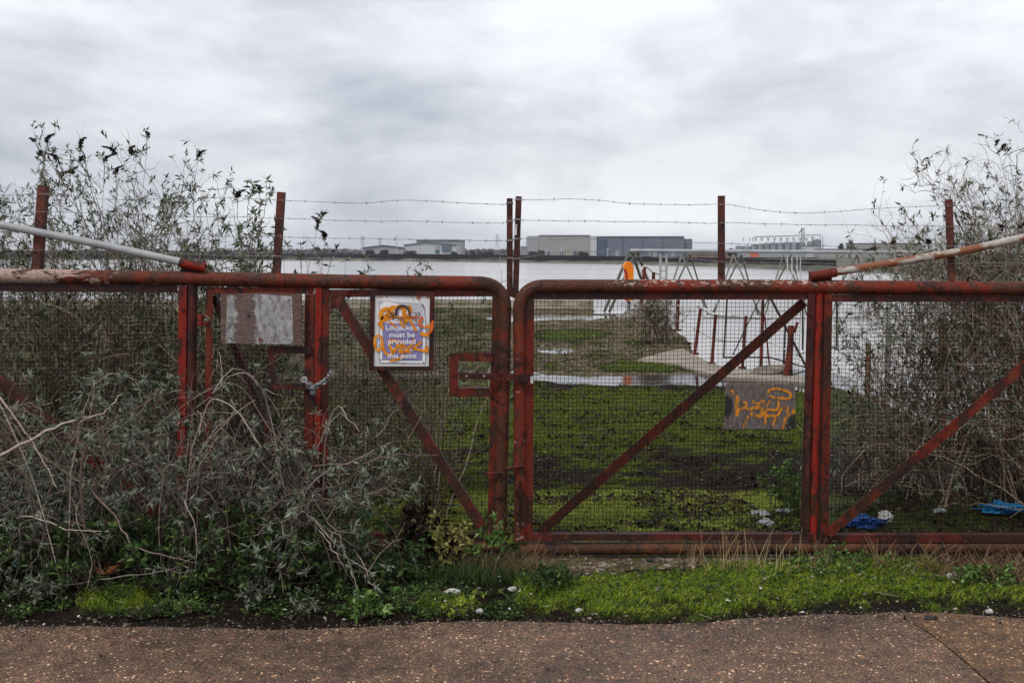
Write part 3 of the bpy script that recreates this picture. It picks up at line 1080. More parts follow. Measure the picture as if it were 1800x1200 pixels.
sl = MB().box(pg(907.5, 394, .035), pg(906.5, 413, .035), w=3 * S, d=.004)  # white strip painted in for bright sky seen through a slot in the post
sl.build('sky_slot', M['strip'], gate_r)
# tie wires round the centre posts
for i, (x, y) in enumerate(((896, 357), (896, 389), (896, 423), (897, 454), (911, 351), (910, 386), (909, 420), (907, 455))):
    par = gate_l if i < 4 else gate_r
    c_ = pg(x, y, -.012)
    a = np.linspace(0, 4 * math.pi, 24)
    pth = np.stack([c_[0] + .021 * np.cos(a), c_[1] + .03 + .04 * np.sin(a) * .9, c_[2] + (a / 12 - .5) * .010], 1)
    MB().tubes(pth[None], .0016, 4, False).build('tie_wire', M['barb'], par)

# --- stays: sloping tubes that hold the leaves up, in sockets welded to the top pipe
MB().tubes([[pg(-500, 268, -.02), pg(-200, 344, -.02), pg(0, 395, -.02), pg(160, 426.5, -.02), pg(322, 461.5, -.02)]], 6.8 * S, 18).build('stay_tube', M['grey_pipe'], gate_l)
MB().tubes([[pg(317, 461, -.02), pg(360.5, 470, -.02)]], 8.3 * S, 18).build('stay_socket', M['rust_red'], gate_l)
sk = MB().box(pg(319, 470, .012), pg(361, 470, .012), w=24 * S, d=.02)
sk.build('stay_bracket', M['rust_dark'], gate_l)
MB().tubes([[pg(2300, 288, -.02), pg(1800, 417.5, -.02), pg(1700, 440, -.02), pg(1600, 457, -.02), pg(1464, 479, -.02)]], 6.8 * S, 18).build('stay_tube', M['flaky_pipe'], gate_r)
MB().tubes([[pg(1470, 478.5, -.02), pg(1424, 486, -.02)]], 8.0 * S, 18).build('stay_socket', M['rust'], gate_r)
sk = MB().box(pg(1422, 487, .012), pg(1461.5, 487, .012), w=20 * S, d=.02)
sk.build('stay_bracket', M['rust_dark'], gate_r)

# ------------------------------------------------------------ boards and sign
SY = YG - .075
M['white_board'] = m_simple('dirty_white_board', (.58, .57, .58), (.72, .72, .74), 9, .5, (1, 1, .6), .05, .001)
M['purple'] = m_simple('faded_purple_print', (.20, .18, .37), (.26, .235, .44), 12, .45, (1, 1, 1), .03, .001)
M['print_white'] = m_simple('print_white', (.74, .74, .76), (.80, .80, .82), 12, .45, (1, 1, 1), .03, .001)
M['pale_grey'] = m_simple('pale_grey_print', (.42, .42, .47), (.52, .52, .57), 12, .45, (1, 1, 1), .03, .001)
M['ink'] = m_simple('dark_ink', (.02, .015, .03), (.05, .04, .06), 12, .5)
M['orange_paint'] = m_simple('orange_spray_paint', (.60, .17, .006), (.80, .30, .010), 40, .5, (1, 1, 1), .03, .001)
M['orange_paint2'] = m_simple('red_orange_spray_paint', (.55, .09, .01), (.75, .16, .02), 40, .5)
M['rust_stain'] = m_simple('rust_stain', (.36, .15, .05), (.62, .50, .42), 30, .6)


def sp(x, y, k=7.5, ox=640, oy=500, Y=SY):
    p_ = P(ox + x / k, oy + y / k, Y)
    return p_[0], p_[2]


def prism(poly, y0, y1):
    """extruded polygon in XZ, triangulated front and back"""
    bm = bmesh.new()
    vs = [bm.verts.new((x, y0, z)) for x, z in poly]
    f = bm.faces.new(vs)
    r_ = bmesh.ops.extrude_face_region(bm, geom=[f])
    for v_ in [x for x in r_['geom'] if isinstance(x, bmesh.types.BMVert)]:
        v_.co.y = y1
    bmesh.ops.recalc_face_normals(bm, faces=bm.faces[:])
    bmesh.ops.triangulate(bm, faces=bm.faces[:])
    bm.verts.index_update()
    V_ = [tuple(v_.co) for v_ in bm.verts]
    F_ = [[v_.index for v_ in f_.verts] for f_ in bm.faces]
    bm.free()
    return MB().add(V_, F_)


def text_mb(body, size, cx_, cz, y, bold=.012, spacing=1.0, width=None):
    cu = bpy.data.curves.new('lettering', 'FONT')
    cu.body = body
    cu.size = size
    cu.align_x = 'CENTER'
    cu.offset = bold * size
    cu.space_character = spacing
    cu.resolution_u = 3
    ob = bpy.data.objects.new('lettering', cu)
    COL.objects.link(ob)
    dg = bpy.context.evaluated_depsgraph_get()
    me = ob.evaluated_get(dg).to_mesh()
    vv = np.array([v_.co[:] for v_ in me.vertices])
    k = 1.0
    if width:
        k = width / (vv[:, 0].max() - vv[:, 0].min())
    pts = np.stack([cx_ + vv[:, 0] * k, np.full(len(vv), y), cz + vv[:, 1]], 1)
    mb = MB()
    for n_ in (3, 4):
        ff = [list(p_.vertices) for p_ in me.polygons if len(p_.vertices) == n_]
        if ff:
            mb.add(pts, ff)
    big_ = [list(p_.vertices) for p_ in me.polygons if len(p_.vertices) > 4]
    for f_ in big_:
        mb.add(pts[f_], [list(range(len(f_)))])
    ob.evaluated_get(dg).to_mesh_clear()
    bpy.data.objects.remove(ob)
    bpy.data.curves.remove(cu)
    return mb


so = sp(490, 1080)
sign = root('safety_sign', 'white and purple lifejackets safety sign in a rusty frame, scrawled with orange graffiti', 'sign', (so[0], SY, so[1]))
fr = MB()
fp = [sp(*c_) for c_ in ((82, 88), (932, 100), (915, 1128), (66, 1128))]
for i, w_ in ((0, 7), (1, 8), (2, 7), (3, 8.2)):
    a, b_ = np.array(fp[i]), np.array(fp[(i + 1) % 4])
    d_ = (b_ - a) / np.linalg.norm(b_ - a)
    inn = np.array([d_[1], -d_[0]]) * w_ * S / 2
    if i % 2:
        a, b_ = a + d_ * 7.05 * S, b_ - d_ * 7.05 * S
    a, b_ = a + inn, b_ + inn
    fr.box((a[0], SY, a[1]), (b_[0], SY, b_[1]), w=w_ * S, d=.022)
fr.build('frame', M['rust_dark'], sign)
prism([sp(*c_) for c_ in ((132, 138), (880, 150), (860, 1082), (118, 1082), (122, 640), (128, 400))], SY - .004, SY + .004).build('backing_board', M['white_board'], sign)
prism([sp(*c_) for c_ in ((210, 214), (350, 214), (420, 236), (600, 240), (770, 258), (800, 420), (818, 560), (810, 1036), (205, 1028))], SY - .008, SY - .0045).build('sign_plate', M['print_white'], sign)
prism([sp(*c_) for c_ in ((420, 240), (600, 244), (765, 262), (785, 420), (788, 505), (560, 505), (600, 380), (560, 300), (480, 270))], SY - .0092, SY - .0085).build('grey_print', M['pale_grey'], sign)
prism([sp(*c_) for c_ in ((248, 505), (778, 515), (770, 1000), (240, 992))], SY - .0095, SY - .0085).build('purple_panel', M['purple'], sign)
ol = MB()
for loop, w_ in (([(210, 214), (350, 214), (395, 232), (600, 240), (770, 258)], 5), ([(210, 214), (207, 600), (205, 1028), (500, 1032), (810, 1036), (815, 560), (800, 330), (760, 262)], 5),
                 ([(700, 235), (750, 232), (790, 280), (800, 340)], 5), ([(205, 270), (198, 240), (225, 218)], 5), ([(620, 150), (650, 180), (665, 225)], 4)):
    ol.ribbon([sp(*c_) for c_ in loop], w_ / 7.5 * S, SY - .0098)
ol.build('outline', M['ink'], sign)
pic = MB()
an = np.linspace(0, 360, 40)
pic.ribbon([sp(512 + 92 * math.cos(math.radians(a)), 385 + 108 * math.sin(math.radians(a))) for a in an if a > 160 or a < 20][1:-1][::-1] if False else
           [sp(512 - 92 * math.cos(math.radians(a)), 385 - 108 * math.sin(math.radians(a))) for a in np.linspace(-15, 195, 30)], 26 / 7.5 * S, SY - .0170)
for st2_ in ([(300, 405), (370, 425), (440, 435), (520, 432), (610, 425), (690, 430)], [(372, 405), (365, 375), (390, 370), (398, 395), (380, 410)],
             [(655, 370), (685, 372), (692, 400), (675, 410)], [(700, 372), (728, 368), (735, 398), (712, 412)], [(660, 470), (690, 478), (695, 505)],
             [(330, 320), (345, 370), (395, 430), (380, 480)], [(520, 440), (510, 480), (560, 500), (620, 490)], [(430, 490), (470, 455), (520, 460)]):
    pic.ribbon(catmull([sp(*c_) for c_ in st2_], 6), 9 / 7.5 * S, SY - .0172)
pic.build('pictogram', M['ink'], sign)
pv = MB()
prism_ = prism([sp(*c_) for c_ in ((418, 420), (418, 350), (440, 320), (458, 320), (458, 420))], SY - .0108, SY - .0106)
prism_.build('pictogram_patch', M['purple'], sign)
for i, (body, yb, w_) in enumerate((('Lifejackets', 596, 428), ('must be', 690, 330), ('provided', 780, 352), ('beyond', 868, 288), ('this point', 965, 376))):
    c_ = sp(512 - (8 if i else 4), yb)
    text_mb(body, 92 / 7.5 * S, c_[0], c_[1], SY - (.0103 if i in (0, 3) else .0176), width=w_ / 7.5 * S, bold=.016).build('lettering', M['print_white'], sign)
gf = MB()
STROKES = [([(190, 500), (215, 520), (235, 470), (225, 400), (240, 350), (290, 320), (330, 345), (320, 390), (270, 430), (225, 470)], 46),
           ([(330, 330), (380, 300), (430, 310), (470, 290), (520, 310), (530, 370), (535, 430), (530, 500)], 44),
           ([(250, 330), (350, 330), (390, 420), (330, 440), (250, 480), (225, 500), (255, 600)], 34),
           ([(560, 300), (600, 295), (615, 330), (600, 380), (570, 440)], 34),
           ([(400, 420), (460, 430), (540, 425), (620, 440), (700, 420)], 24), ([(330, 480), (400, 540), (430, 560)], 22),
           ([(480, 460), (490, 520), (540, 560)], 22), ([(600, 440), (640, 520), (690, 620)], 26), ([(520, 440), (560, 470), (530, 520)], 40),
           ([(200, 655), (150, 700), (145, 780), (165, 850), (205, 860), (235, 810), (240, 720), (205, 660)], 26),
           ([(235, 700), (250, 790), (260, 850), (300, 910), (360, 925), (370, 860), (340, 800), (345, 740), (420, 745), (440, 810), (400, 880), (380, 900)], 30),
           ([(440, 820), (480, 800), (520, 790), (480, 860), (470, 905)], 28), ([(450, 735), (500, 760), (560, 840), (620, 900)], 24),
           ([(765, 745), (700, 800), (640, 840), (700, 850), (790, 870), (825, 880)], 26), ([(820, 805), (828, 840), (818, 890)], 40),
           ([(340, 1000), (420, 985), (500, 955), (560, 945)], 26), ([(645, 715), (650, 760), (590, 830), (560, 870), (570, 900)], 24), ([(560, 870), (500, 880), (520, 920)], 22),
           ([(740, 640), (800, 655), (860, 660)], 38), ([(800, 560), (860, 545), (900, 510)], 34)]
for k_, (stv, w_) in enumerate(STROKES):
    gf.ribbon(catmull([sp(*c_) for c_ in stv], 6), w_ * 1.2 / 7.5 * S, SY - .0114 - .0002 * k_)
gf.build('graffiti', M['orange_paint'], sign)
gf = MB()
for k_, (stv, w_) in enumerate((([(755, 425), (765, 450), (735, 490), (750, 535), (790, 555)], 36), ([(610, 425), (670, 430), (730, 425)], 26), ([(905, 470), (900, 540), (885, 600), (850, 650)], 36))):
    gf.ribbon(catmull([sp(*c_) for c_ in stv], 6), w_ / 7.5 * S, SY - .016 - .0002 * k_)
gf.build('graffiti', M['orange_paint2'], sign)
for x_, w_, h_ in ((215, 70, 40), (300, 40, 22), (720, 70, 60), (840, 50, 40)):
    rs = MB()
    rs.ribbon([sp(x_, 142 + (x_ - 130) * .016), sp(x_, 142 + h_ * .5), sp(x_ + 3, 146 + h_)], w_ / 7.5 * S, SY - .0046)
    rs.build('rust_stain', M['rust_stain'], sign)
for x_, y_ in ((235, 232), (222, 990), (785, 1020), (775, 275)):
    a_ = sp(x_, y_)
    MB().tubes([[(a_[0], SY - .013, a_[1]), (a_[0], SY - .009, a_[1])]], .0035, 8, False).build('screw', M['ink'], sign)

# peeling plywood board on the wicket
m, t, b = mat('bare_weathered_plywood')
p = geo_pos(t)
g1 = t.noise(t.mapping(p, (1, 1, 9)), 16, 7, .7, .3)
setc(t, b, t.ramp(g1, [(.32, (.035, .016, .013)), (.5, (.11, .06, .05)), (.68, (.23, .15, .13))]), .85, g1, .6, .004)
M['ply'] = m
m, t, b = mat('peeling_white_paint')
p = geo_pos(t)
sx = t.n('ShaderNodeSeparateXYZ', {0: p}).outputs[0]
xw = pg(0, 560)[0]


def pxx(x):
    return float(pg(x, 560)[0])


mid = t.n('ShaderNodeMapRange', {0: sx, 1: pxx(412), 2: pxx(428), 3: 0.0, 4: .25}).outputs[0]
mid2 = t.n('ShaderNodeMapRange', {0: sx, 1: pxx(449), 2: pxx(458), 3: 0.0, 4: -.27}).outputs[0]
pn = t.math('ADD', t.math('ADD', mid, mid2), t.math('MULTIPLY', t.noise(t.mapping(p, (1, 1, 1.4)), 17, 10, .78), 1.0))
pw = t.ramp(t.noise(t.mapping(p, (1.6, 1, .8)), 22, 9, .78), [(.36, (.11, .10, .10)), (.47, (.27, .26, .265)), (.62, (.42, .41, .42))])
g1 = t.noise(t.mapping(p, (1, 1, 9)), 16, 7, .7, .3)
pbare = t.ramp(g1, [(.32, (.04, .022, .018)), (.5, (.11, .07, .06)), (.68, (.20, .15, .13))])
setc(t, b, t.mix(t.ramp(pn, [(.55, 0), (.66, 1)]), pw, pbare), .75, pn, .4, .003)
M['peel'] = m
bo = pg(460, 603, -.05)
board = root('plywood_board', 'brown plywood board with peeling white paint, fixed to the wicket door', 'board', bo)
BY = YG - .052
prism([sp(x, y, 1, 0, 0, BY) for x, y in ((388, 516), (460, 514.5), (531, 516), (530.5, 560), (531.5, 607), (500, 604), (440, 604), (389, 603))], BY - .006, BY + .006).build('board_panel', M['ply'], board)
prism([sp(x, y, 1, 0, 0, BY) for x, y in ((400, 519), (458, 517), (514, 521), (515, 560), (516, 604.5), (455, 604), (397, 602.5), (399, 560))], BY - .009, BY - .0062).build('painted_sheet', M['peel'], board)
for x_, y_ in ((404, 521), (404, 557.5), (406, 594), (460, 522), (509, 526), (512, 560.5), (509, 597), (419, 518.5)):
    a_ = sp(x_, y_, 1, 0, 0, BY)
    MB().tubes([[(a_[0], BY - .0125, a_[1]), (a_[0], BY - .0085, a_[1])]], .0035, 8, False).build('nail', M['ink'], board)
a_ = sp(459, 597, 1, 0, 0, BY)
an = np.linspace(0, 2 * math.pi, 14)
MB().tubes([np.stack([a_[0] + .009 * np.cos(an), np.full(14, BY - .012), a_[1] + .009 * np.sin(an)], 1)], .003, 6).build('washer', M['rust_red'], board)
a_ = sp(438, 555, 1, 0, 0, BY)
MB().tubes([[(a_[0], BY - .0105, a_[1]), (a_[0], BY - .008, a_[1])]], .010, 12, False).build('knot', M['ink'], board)

# graffiti board on the right mesh
m, t, b = mat('burnt_grey_board')
p = geo_pos(t)
g1 = t.noise(t.mapping(p, (9, 1, 1)), 22, 7, .72, .3)
s3 = t.n('ShaderNodeSeparateXYZ', {0: p})
c = t.ramp(g1, [(.32, (.022, .015, .012)), (.48, (.095, .074, .066)), (.66, (.20, .165, .15))])
bx0, bz0 = sp(345, 520, 10, 1240, 660, YG)
bx1, bz1 = sp(1570, 900, 10, 1240, 660, YG)


def spot(x0, z0, rx, rz):
    a = t.math('POWER', t.math('DIVIDE', t.math('SUBTRACT', s3.outputs[0], float(x0)), rx), 2.0)
    b__ = t.math('POWER', t.math('DIVIDE', t.math('SUBTRACT', s3.outputs[2], float(z0)), rz), 2.0)
    return t.math('ADD', t.math('ADD', a, b__), t.math('MULTIPLY', t.math('SUBTRACT', t.noise(p, 18, 5, .7), .5), 1.6))


for q_ in (spot(bx0, bz0, .045, .07), spot(bx1, bz1, .06, .09)):
    c = t.mix(t.ramp(q_, [(.5, 1), (1.0, 0)]), c, (.012, .010, .010))
setc(t, b, c, .85, g1, .5, .003)
M['grey_board'] = m
gbo = pg(1336, 754, -.03)
gboard = root('graffiti_board', 'grey weathered board with burnt corners and an orange graffiti tag, on the right mesh panel', 'board', gbo)
GBY = YG - .03
q2 = lambda x, y: sp(x, y, 10, 1240, 660, GBY)
prism([q2(*c_) for c_ in ((355, 140), (800, 138), (1480, 160), (1485, 120), (1575, 150), (1578, 940), (900, 938), (330, 935), (345, 520))], GBY - .005, GBY + .005).build('board_panel', M['grey_board'], gboard)
gf = MB()
GST = [([(440, 260), (480, 280), (500, 340)], 44), ([(555, 340), (560, 420), (545, 520), (560, 620), (545, 710)], 62), ([(570, 600), (640, 570), (700, 560), (760, 600)], 40),
       ([(640, 450), (700, 470), (720, 520), (700, 560)], 40), ([(820, 420), (850, 460), (920, 490), (980, 450), (1020, 440), (1020, 520), (1010, 600)], 40),
       ([(780, 600), (860, 560), (960, 560), (1000, 640), (960, 700), (860, 700), (790, 640)], 70), ([(1130, 430), (1100, 500), (1080, 560)], 44),
       ([(1270, 430), (1280, 520), (1240, 600), (1140, 590), (1060, 600), (1050, 700), (1050, 860)], 44), ([(1050, 700), (1150, 700), (1250, 700), (1300, 640), (1310, 600)], 50),
       ([(1300, 600), (1380, 550), (1440, 560), (1420, 640), (1460, 680), (1420, 720)], 44), ([(1540, 580), (1520, 640), (1560, 650), (1550, 590)], 34),
       ([(1090, 310), (1120, 250), (1240, 225), (1360, 250), (1460, 290), (1500, 350), (1440, 400), (1320, 390), (1200, 380), (1110, 340)], 44),
       ([(750, 700), (700, 790), (660, 910)], 44), ([(1230, 720), (1200, 800), (1180, 880)], 34), ([(1400, 720), (1380, 820), (1350, 930)], 50)]
for k_, (stv, w_) in enumerate(GST):
    gf.ribbon(catmull([q2(*c_) for c_ in stv], 6), w_ / 10 * S, GBY - .0056 - .0002 * k_)
m_o = m_simple('faded_orange_paint', (.16, .085, .04), (.55, .20, .012), 45, .7, (1, 1, .35), .2, .002, .40, .52)
gf.build('graffiti', m_o, gboard)
for x_, y_ in ((430, 180), (430, 885), (930, 900), (1000, 905), (1480, 900), (1510, 190)):
    a_ = q2(x_, y_)
    MB().tubes([[(a_[0], GBY - .011, a_[1]), (a_[0], GBY - .005, a_[1])]], .0035, 8, False).build('nail', M['barb'], gboard)

# ------------------------------------------------------------ chain and padlocks
ck = MB()
path = catmull([pg(530, 667, -.075), pg(539, 671, -.085), pg(548, 679, -.09), pg(556, 678, -.085), pg(568, 672, -.08), pg(575, 666, -.075), pg(580, 657, -.07), pg(583, 652, -.02)], 12)
path2 = catmull([pg(534, 664, -.075), pg(541, 676, -.095), pg(550, 684, -.10), pg(558, 676, -.095), pg(572, 671, -.09)], 10)


def chain(mb, pth, L=.036, r=.0045):
    d = np.concatenate([[0], np.cumsum(np.linalg.norm(np.diff(pth, axis=0), axis=1))])
    k = 0
    x = 0
    while x + L * .7 < d[-1]:
        c0 = np.array([np.interp(x, d, pth[:, i]) for i in range(3)])
        c1_ = np.array([np.interp(x + L * .72, d, pth[:, i]) for i in range(3)])
        tt = (c1_ - c0) / (np.linalg.norm(c1_ - c0) + 1e-9)
        s = np.cross(tt, [0, 1, 0])
        s /= np.linalg.norm(s) + 1e-9
        if k % 2:
            s = np.cross(tt, s)
        a = np.linspace(0, 2 * math.pi, 15)
        mid_ = (c0 + c1_) / 2
        lk = mid_ + tt * (np.cos(a) * L * .5)[:, None] + s * (np.sign(np.sin(a)) * np.abs(np.sin(a)) ** .7 * L * .30)[:, None]
        mb.tubes(lk[None], r, 7)
        x += L * .66
        k += 1


chain(ck, path)
chain(ck, path2)
tag(ck.build('chain', M['chain'], None, pg(555, 675, -.08)), 'steel chain looped round the wicket door and its post', 'chain')


def padlock(name, label, x, y, w, h, mbody, mshackle, off):
    o = root(name, label, 'padlock', pg(x, y + h, off))
    c_ = pg(x, y + h * .5, off)
    bmm = bmesh.new()
    bmesh.ops.create_cube(bmm, size=1)
    bmesh.ops.scale(bmm, vec=(w * S, .018, h * S), verts=bmm.verts)
    bmesh.ops.bevel(bmm, geom=bmm.edges[:], offset=.004, segments=2, affect='EDGES')
    bmm.verts.index_update()
    V_ = [np.array(v_.co) + c_ for v_ in bmm.verts]
    k = MB()
    for n_ in (3, 4):
        F_ = [[v_.index for v_ in f_.verts] for f_ in bmm.faces if len(f_.verts) == n_]
        if F_:
            k.add(V_, F_)
    bmm.free()
    k.build('body', mbody, o)
    an_ = np.linspace(0, math.pi, 12)
    top = pg(x, y, off)
    pth = [top + [w * S * .32, 0, -.002]] + [top + [w * S * .32 * math.cos(a), 0, .008 + w * S * .32 * math.sin(a)] for a in an_] + [top + [-w * S * .32, 0, -.002]]
    MB().tubes(np.array(pth)[None], .003, 8).build('shackle', mshackle, o)


M['dark_brass'] = m_simple('dark_lock_metal', (.05, .055, .06), (.13, .14, .15), 60, .45)
M['lock_white'] = m_simple('pale_lock_metal', (.35, .34, .32), (.75, .74, .72), 80, .4)
padlock('padlock', 'dark padlock hanging from the chain on the wicket door', 550, 684, 10, 10, M['dark_brass'], M['chain'], -.10)
padlock('padlock', 'small pale padlock at the end of the latch bar between the two gates', 935, 666, 5.5, 8, M['lock_white'], M['lock_white'], -.08)
# ------------------------------------------------------------ quay furniture (16-32 m)
M['galv'] = m_simple('weathered_galvanised', (.17, .17, .165), (.36, .36, .36), 5, .6, (1, 1, 1), .1, .002)
M['truss_leg'] = m_simple('dull_grey_brown_paint', (.12, .115, .10), (.24, .225, .20), 5, .7)
M['truss_pipe'] = m_simple('pale_grey_pipe_paint', (.28, .29, .30), (.40, .41, .42), 3, .5)
M['qpost'] = m_rust('quay_post_rust', red=(.20, .035, .022), rust=(.10, .03, .02), redamt=.55)
M['white_rail'] = m_simple('flaking_white_rail', (.38, .36, .34), (.70, .70, .70), 14, .6)
M['black_steel'] = m_simple('dark_steel', (.015, .013, .013), (.05, .04, .04), 10, .6)
M['lifebuoy_orange'] = m_simple('orange_plastic', (.85, .20, .006), (.95, .27, .012), 2, .35)
M['dark_red'] = m_simple('inside_red', (.30, .02, .008), (.42, .035, .01), 2, .5)
YT = 29.0
wp = G(960, 540)
# low wall at the edge
wl_ = MB().cube((-24, wp[1] - .5, -.1), (G(1041, 540)[0], wp[1] - .15, .26))
M['lowwall'] = m_simple('mossy_wall', (.20, .18, .11), (.48, .42, .34), 2.2, .9, (1, 1, 3), .5, .02)
o = wl_.build('low_wall', M['lowwall'], None, (-8, wp[1] - .3, 0))
tag(o, 'low concrete wall along the far edge of the quay, stained with moss', 'wall')

tr = root('gangway', 'grey tubular truss gangway leading out over the river behind the right gate', 'gangway', P(1250, 551, YT))
pt = lambda x, y, dy=0.0: P(x, y, YT + dy)
A0, A1 = pt(1108, 440.5), pt(2050, 446.5)
MB().tubes([np.linspace(A0, A1, 6)], .052, 14).build('top_chord', M['truss_pipe'], tr)
for dy in (-.75, .75):
    MB().tubes([[pt(1236, 557, dy), pt(2050, 560, dy)]], .045, 10).build('bottom_chord', M['white_rail'], tr)
zb = pt(1240, 557)[2]
apex = [1206, 1296, 1384, 1500, 1590, 1680, 1770]
for ax in apex:
    ap_ = pt(ax, 446)
    for sgn in (-1, 1):
        for dy in (-.75, .75):
            foot = P(ax + sgn * 62, 557, YT)
            foot = np.array([ap_[0] + sgn * .70 + .13 * np.sign(dy), YT + dy, zb])
            MB().tubes([[ap_ + [.13 * np.sign(dy), .05 * np.sign(dy), -.03], foot]], .024, 8).build('diagonal', M['truss_leg'], tr)
# end legs standing on the quay
for a, b_ in (((1107, 441), (1062, 548)), ((1119, 441), (1071, 548)), ((1120, 441), (1158, 545)), ((1110, 441), (1146, 545))):
    f_ = G(*b_)
    MB().tubes([[pt(*a), f_ * .999]], .042, 10).build('end_leg', M['truss_leg'], tr)
for x_, y0, y1 in ((1384, 449, 560), (1392, 449, 560), (1401, 449, 560), (1407, 449, 560)):
    MB().tubes([[pt(x_, y0, -.3), pt(x_, y1, -.3)]], .016, 8).build('strut', M['white_rail'], tr)

# ladder frame at the head of the gangway
ld = root('ladder', 'pale grey upright ladder standing by the gangway at the quay edge', 'ladder', P(1167, 560, 26))
for x_ in (1161, 1171.5):
    MB().box(P(x_, 447, 26), P(x_ - .5, 580, 26), w=.055, d=.05).build('stile', M['truss_pipe'], ld)
for y_ in range(452, 578, 12):
    MB().box(P(1162.5, y_, 26), P(1169.5, y_, 26), w=.03, d=.03).build('rung', M['truss_pipe'], ld)

# lifebuoy housing
lb = root('lifebuoy_housing', 'bright orange lifebuoy housing standing on the quay behind the gate', 'lifebuoy box', P(1103, 530, 24))
q3 = lambda x, y: tuple(P(x, y, 24)[[0, 2]])
out_ = [q3(*c_) for c_ in ((1112.5, 528), (1112.5, 472), (1111, 465), (1107, 460.5), (1102, 459.5), (1098, 462), (1096, 466), (1095.5, 472), (1097.5, 474), (1098, 500), (1098.5, 528))]
prism(out_, 23.86, 24.14).build('housing', M['lifebuoy_orange'], lb)
prism([q3(*c_) for c_ in ((1094.5, 473), (1099, 473), (1101, 480), (1102, 528), (1099, 528), (1098, 482))], 23.82, 23.858).build('opening', M['dark_red'], lb)
MB().tubes([[P(1105, 528, 24.02), P(1105, 553, 24.02)]], .04, 8).build('stand_post', M['galv'], lb)

# guard rail posts and rails along the quay edge
rail = root('guard_rail', 'rusty red guard posts with white hand rails along the broken quay edge', 'railing', G(1250, 642))


def depth_of(px, py):
    return G(px, py)[1]


posts = [(1192, 527, 1190, 581, 8), (1231.5, 542, 1221, 623, 7), (1258, 553, 1251, 641, 7), (1311, 555, 1305, 648, 6.5), (1341, 527, 1337, 650, 6.5)]
for x0, y0, x1, y1, w_ in posts:
    Yp = depth_of(x1, y1)
    a, b_ = P(x0, y0, Yp), P(x1, y1, Yp)
    MB().tubes([[a, b_]], w_ * .42 * Yp / 1750, 10).build('post', M['qpost'], rail)
    MB().tubes([[b_ + [0, 0, .0], b_ + [0, 0, .03]]], w_ * 1.1 * Yp / 1750, 10).build('base_plate', M['qpost'], rail)


def pr(x, y):
    Yp = interp(x, [(1130, 27), (1190, 22.3), (1231, 17.6), (1258, 15.6), (1311, 15.0), (1345, 14.9), (1420, 14.4)])
    return P(x, y, Yp)


for pts_, r_ in (([(1236, 542), (1247, 549), (1258, 553), (1300, 556), (1356, 559)], .026), ([(1218, 576), (1236, 585), (1256, 596), (1285, 599), (1311, 600)], .018),
                 ([(1176, 532), (1192, 537), (1222, 548)], .012), ([(1311, 600), (1345, 600), (1390, 618)], .008)):
    k = np.array([pr(*q_) for q_ in pts_])
    MB().tubes(catmull(k, 4)[None], r_, 8).build('hand_rail', M['white_rail'], rail)
rb = root('far_guard_rail', 'short white hand rail on red posts beside the lifebuoy housing', 'railing', P(1140, 545, 26))
MB().tubes([catmull([P(1126, 480, 26), P(1133, 467.5, 26), P(1148, 478, 26), P(1163, 483, 26)], 4)], .028, 8).build('hand_rail', M['white_rail'], rb)
for a, b_ in (((1133, 470), (1125, 555)), ((1149, 478), (1147, 556))):
    MB().tubes([[P(*a, 26), P(*b_, 26)]], .045, 8).build('post', M['qpost'], rb)

# dark frame and leaning poles
df = root('steel_frame', 'thin black rectangular steel frame standing by the red guard posts', 'frame', P(1313, 650, 15))
for a, b_ in (((1278, 526), (1272, 628)), ((1272, 628), (1353, 628)), ((1339, 602), (1338, 650)), ((1381, 560), (1378, 640)), ((1411, 520), (1411, 615)), ((1353, 628), (1425, 648))):
    MB().box(P(*a, 14.9), P(*b_, 14.9), w=.022, d=.022).build('bar', M['black_steel'], df)
for nm, lab, a, b_, w_, m_ in (('leaning_pole', 'thin dark pole leaning left behind the diagonal brace', (1337, 522), (1288, 624), 2.2, 'black_steel'),
                               ('leaning_pole', 'long brown pole leaning right down to the rusty stump', (1350, 515), (1420, 650), 4.5, 'stem_brown'),
                               ('leaning_pole', 'thin reddish pole leaning next to the dark post', (1344, 555), (1353, 648), 3.0, 'qpost')):
    Yp = 14.6
    o = MB().tubes([[P(*a, Yp), P(*b_, Yp)]], w_ / 2 * Yp / 1750, 8).build(nm, M[m_], None, P(*b_, Yp))
    tag(o, lab, 'pole')
sb = root('mooring_stump', 'thick rusty broken stump at the quay edge with twigs on it', 'bollard', G(1384, 662))
Yp = depth_of(1384, 662)
a = np.array([P(1391, y, Yp) for y in (572, 600, 630, 662)])
a[:, 0] -= np.array([0, .01, .03, .05])
MB().tubes(a[None], np.array([[.040, .043, .050, .068]]), 14).build('stump', M['qpost'], sb)
MB().tubes([[P(1402, 566, Yp), P(1396, 585, Yp)]], .02, 8).build('broken_stub', M['qpost'], sb)
for (x_, y_, r_, lab) in ((1355, 650, .23, 'brown boulder at the foot of the rusty stump'), (1130, 553, .5, 'weedy lump of concrete at the head of the quay edge')):
    bmm = bmesh.new()
    bmesh.ops.create_icosphere(bmm, subdivisions=3, radius=1)
    bmm.verts.index_update()
    V_ = np.array([v_.co[:] for v_ in bmm.verts])
    V_ *= (1 + .5 * (fbm(V_[:, 0] * 1.6 + 5, V_[:, 1] * 1.6 + V_[:, 2] * 2, 4, 3) - .5))[:, None]
    c_ = G(x_, y_ + 8)
    V_ = V_ * [r_ * 1.3, r_, r_ * .62] + c_
    k = MB().add(V_, [[v_.index for v_ in f_.verts] for f_ in bmm.faces])
    bmm.free()
    tag(k.build('boulder', M['quay'], None, c_), lab, 'rock')

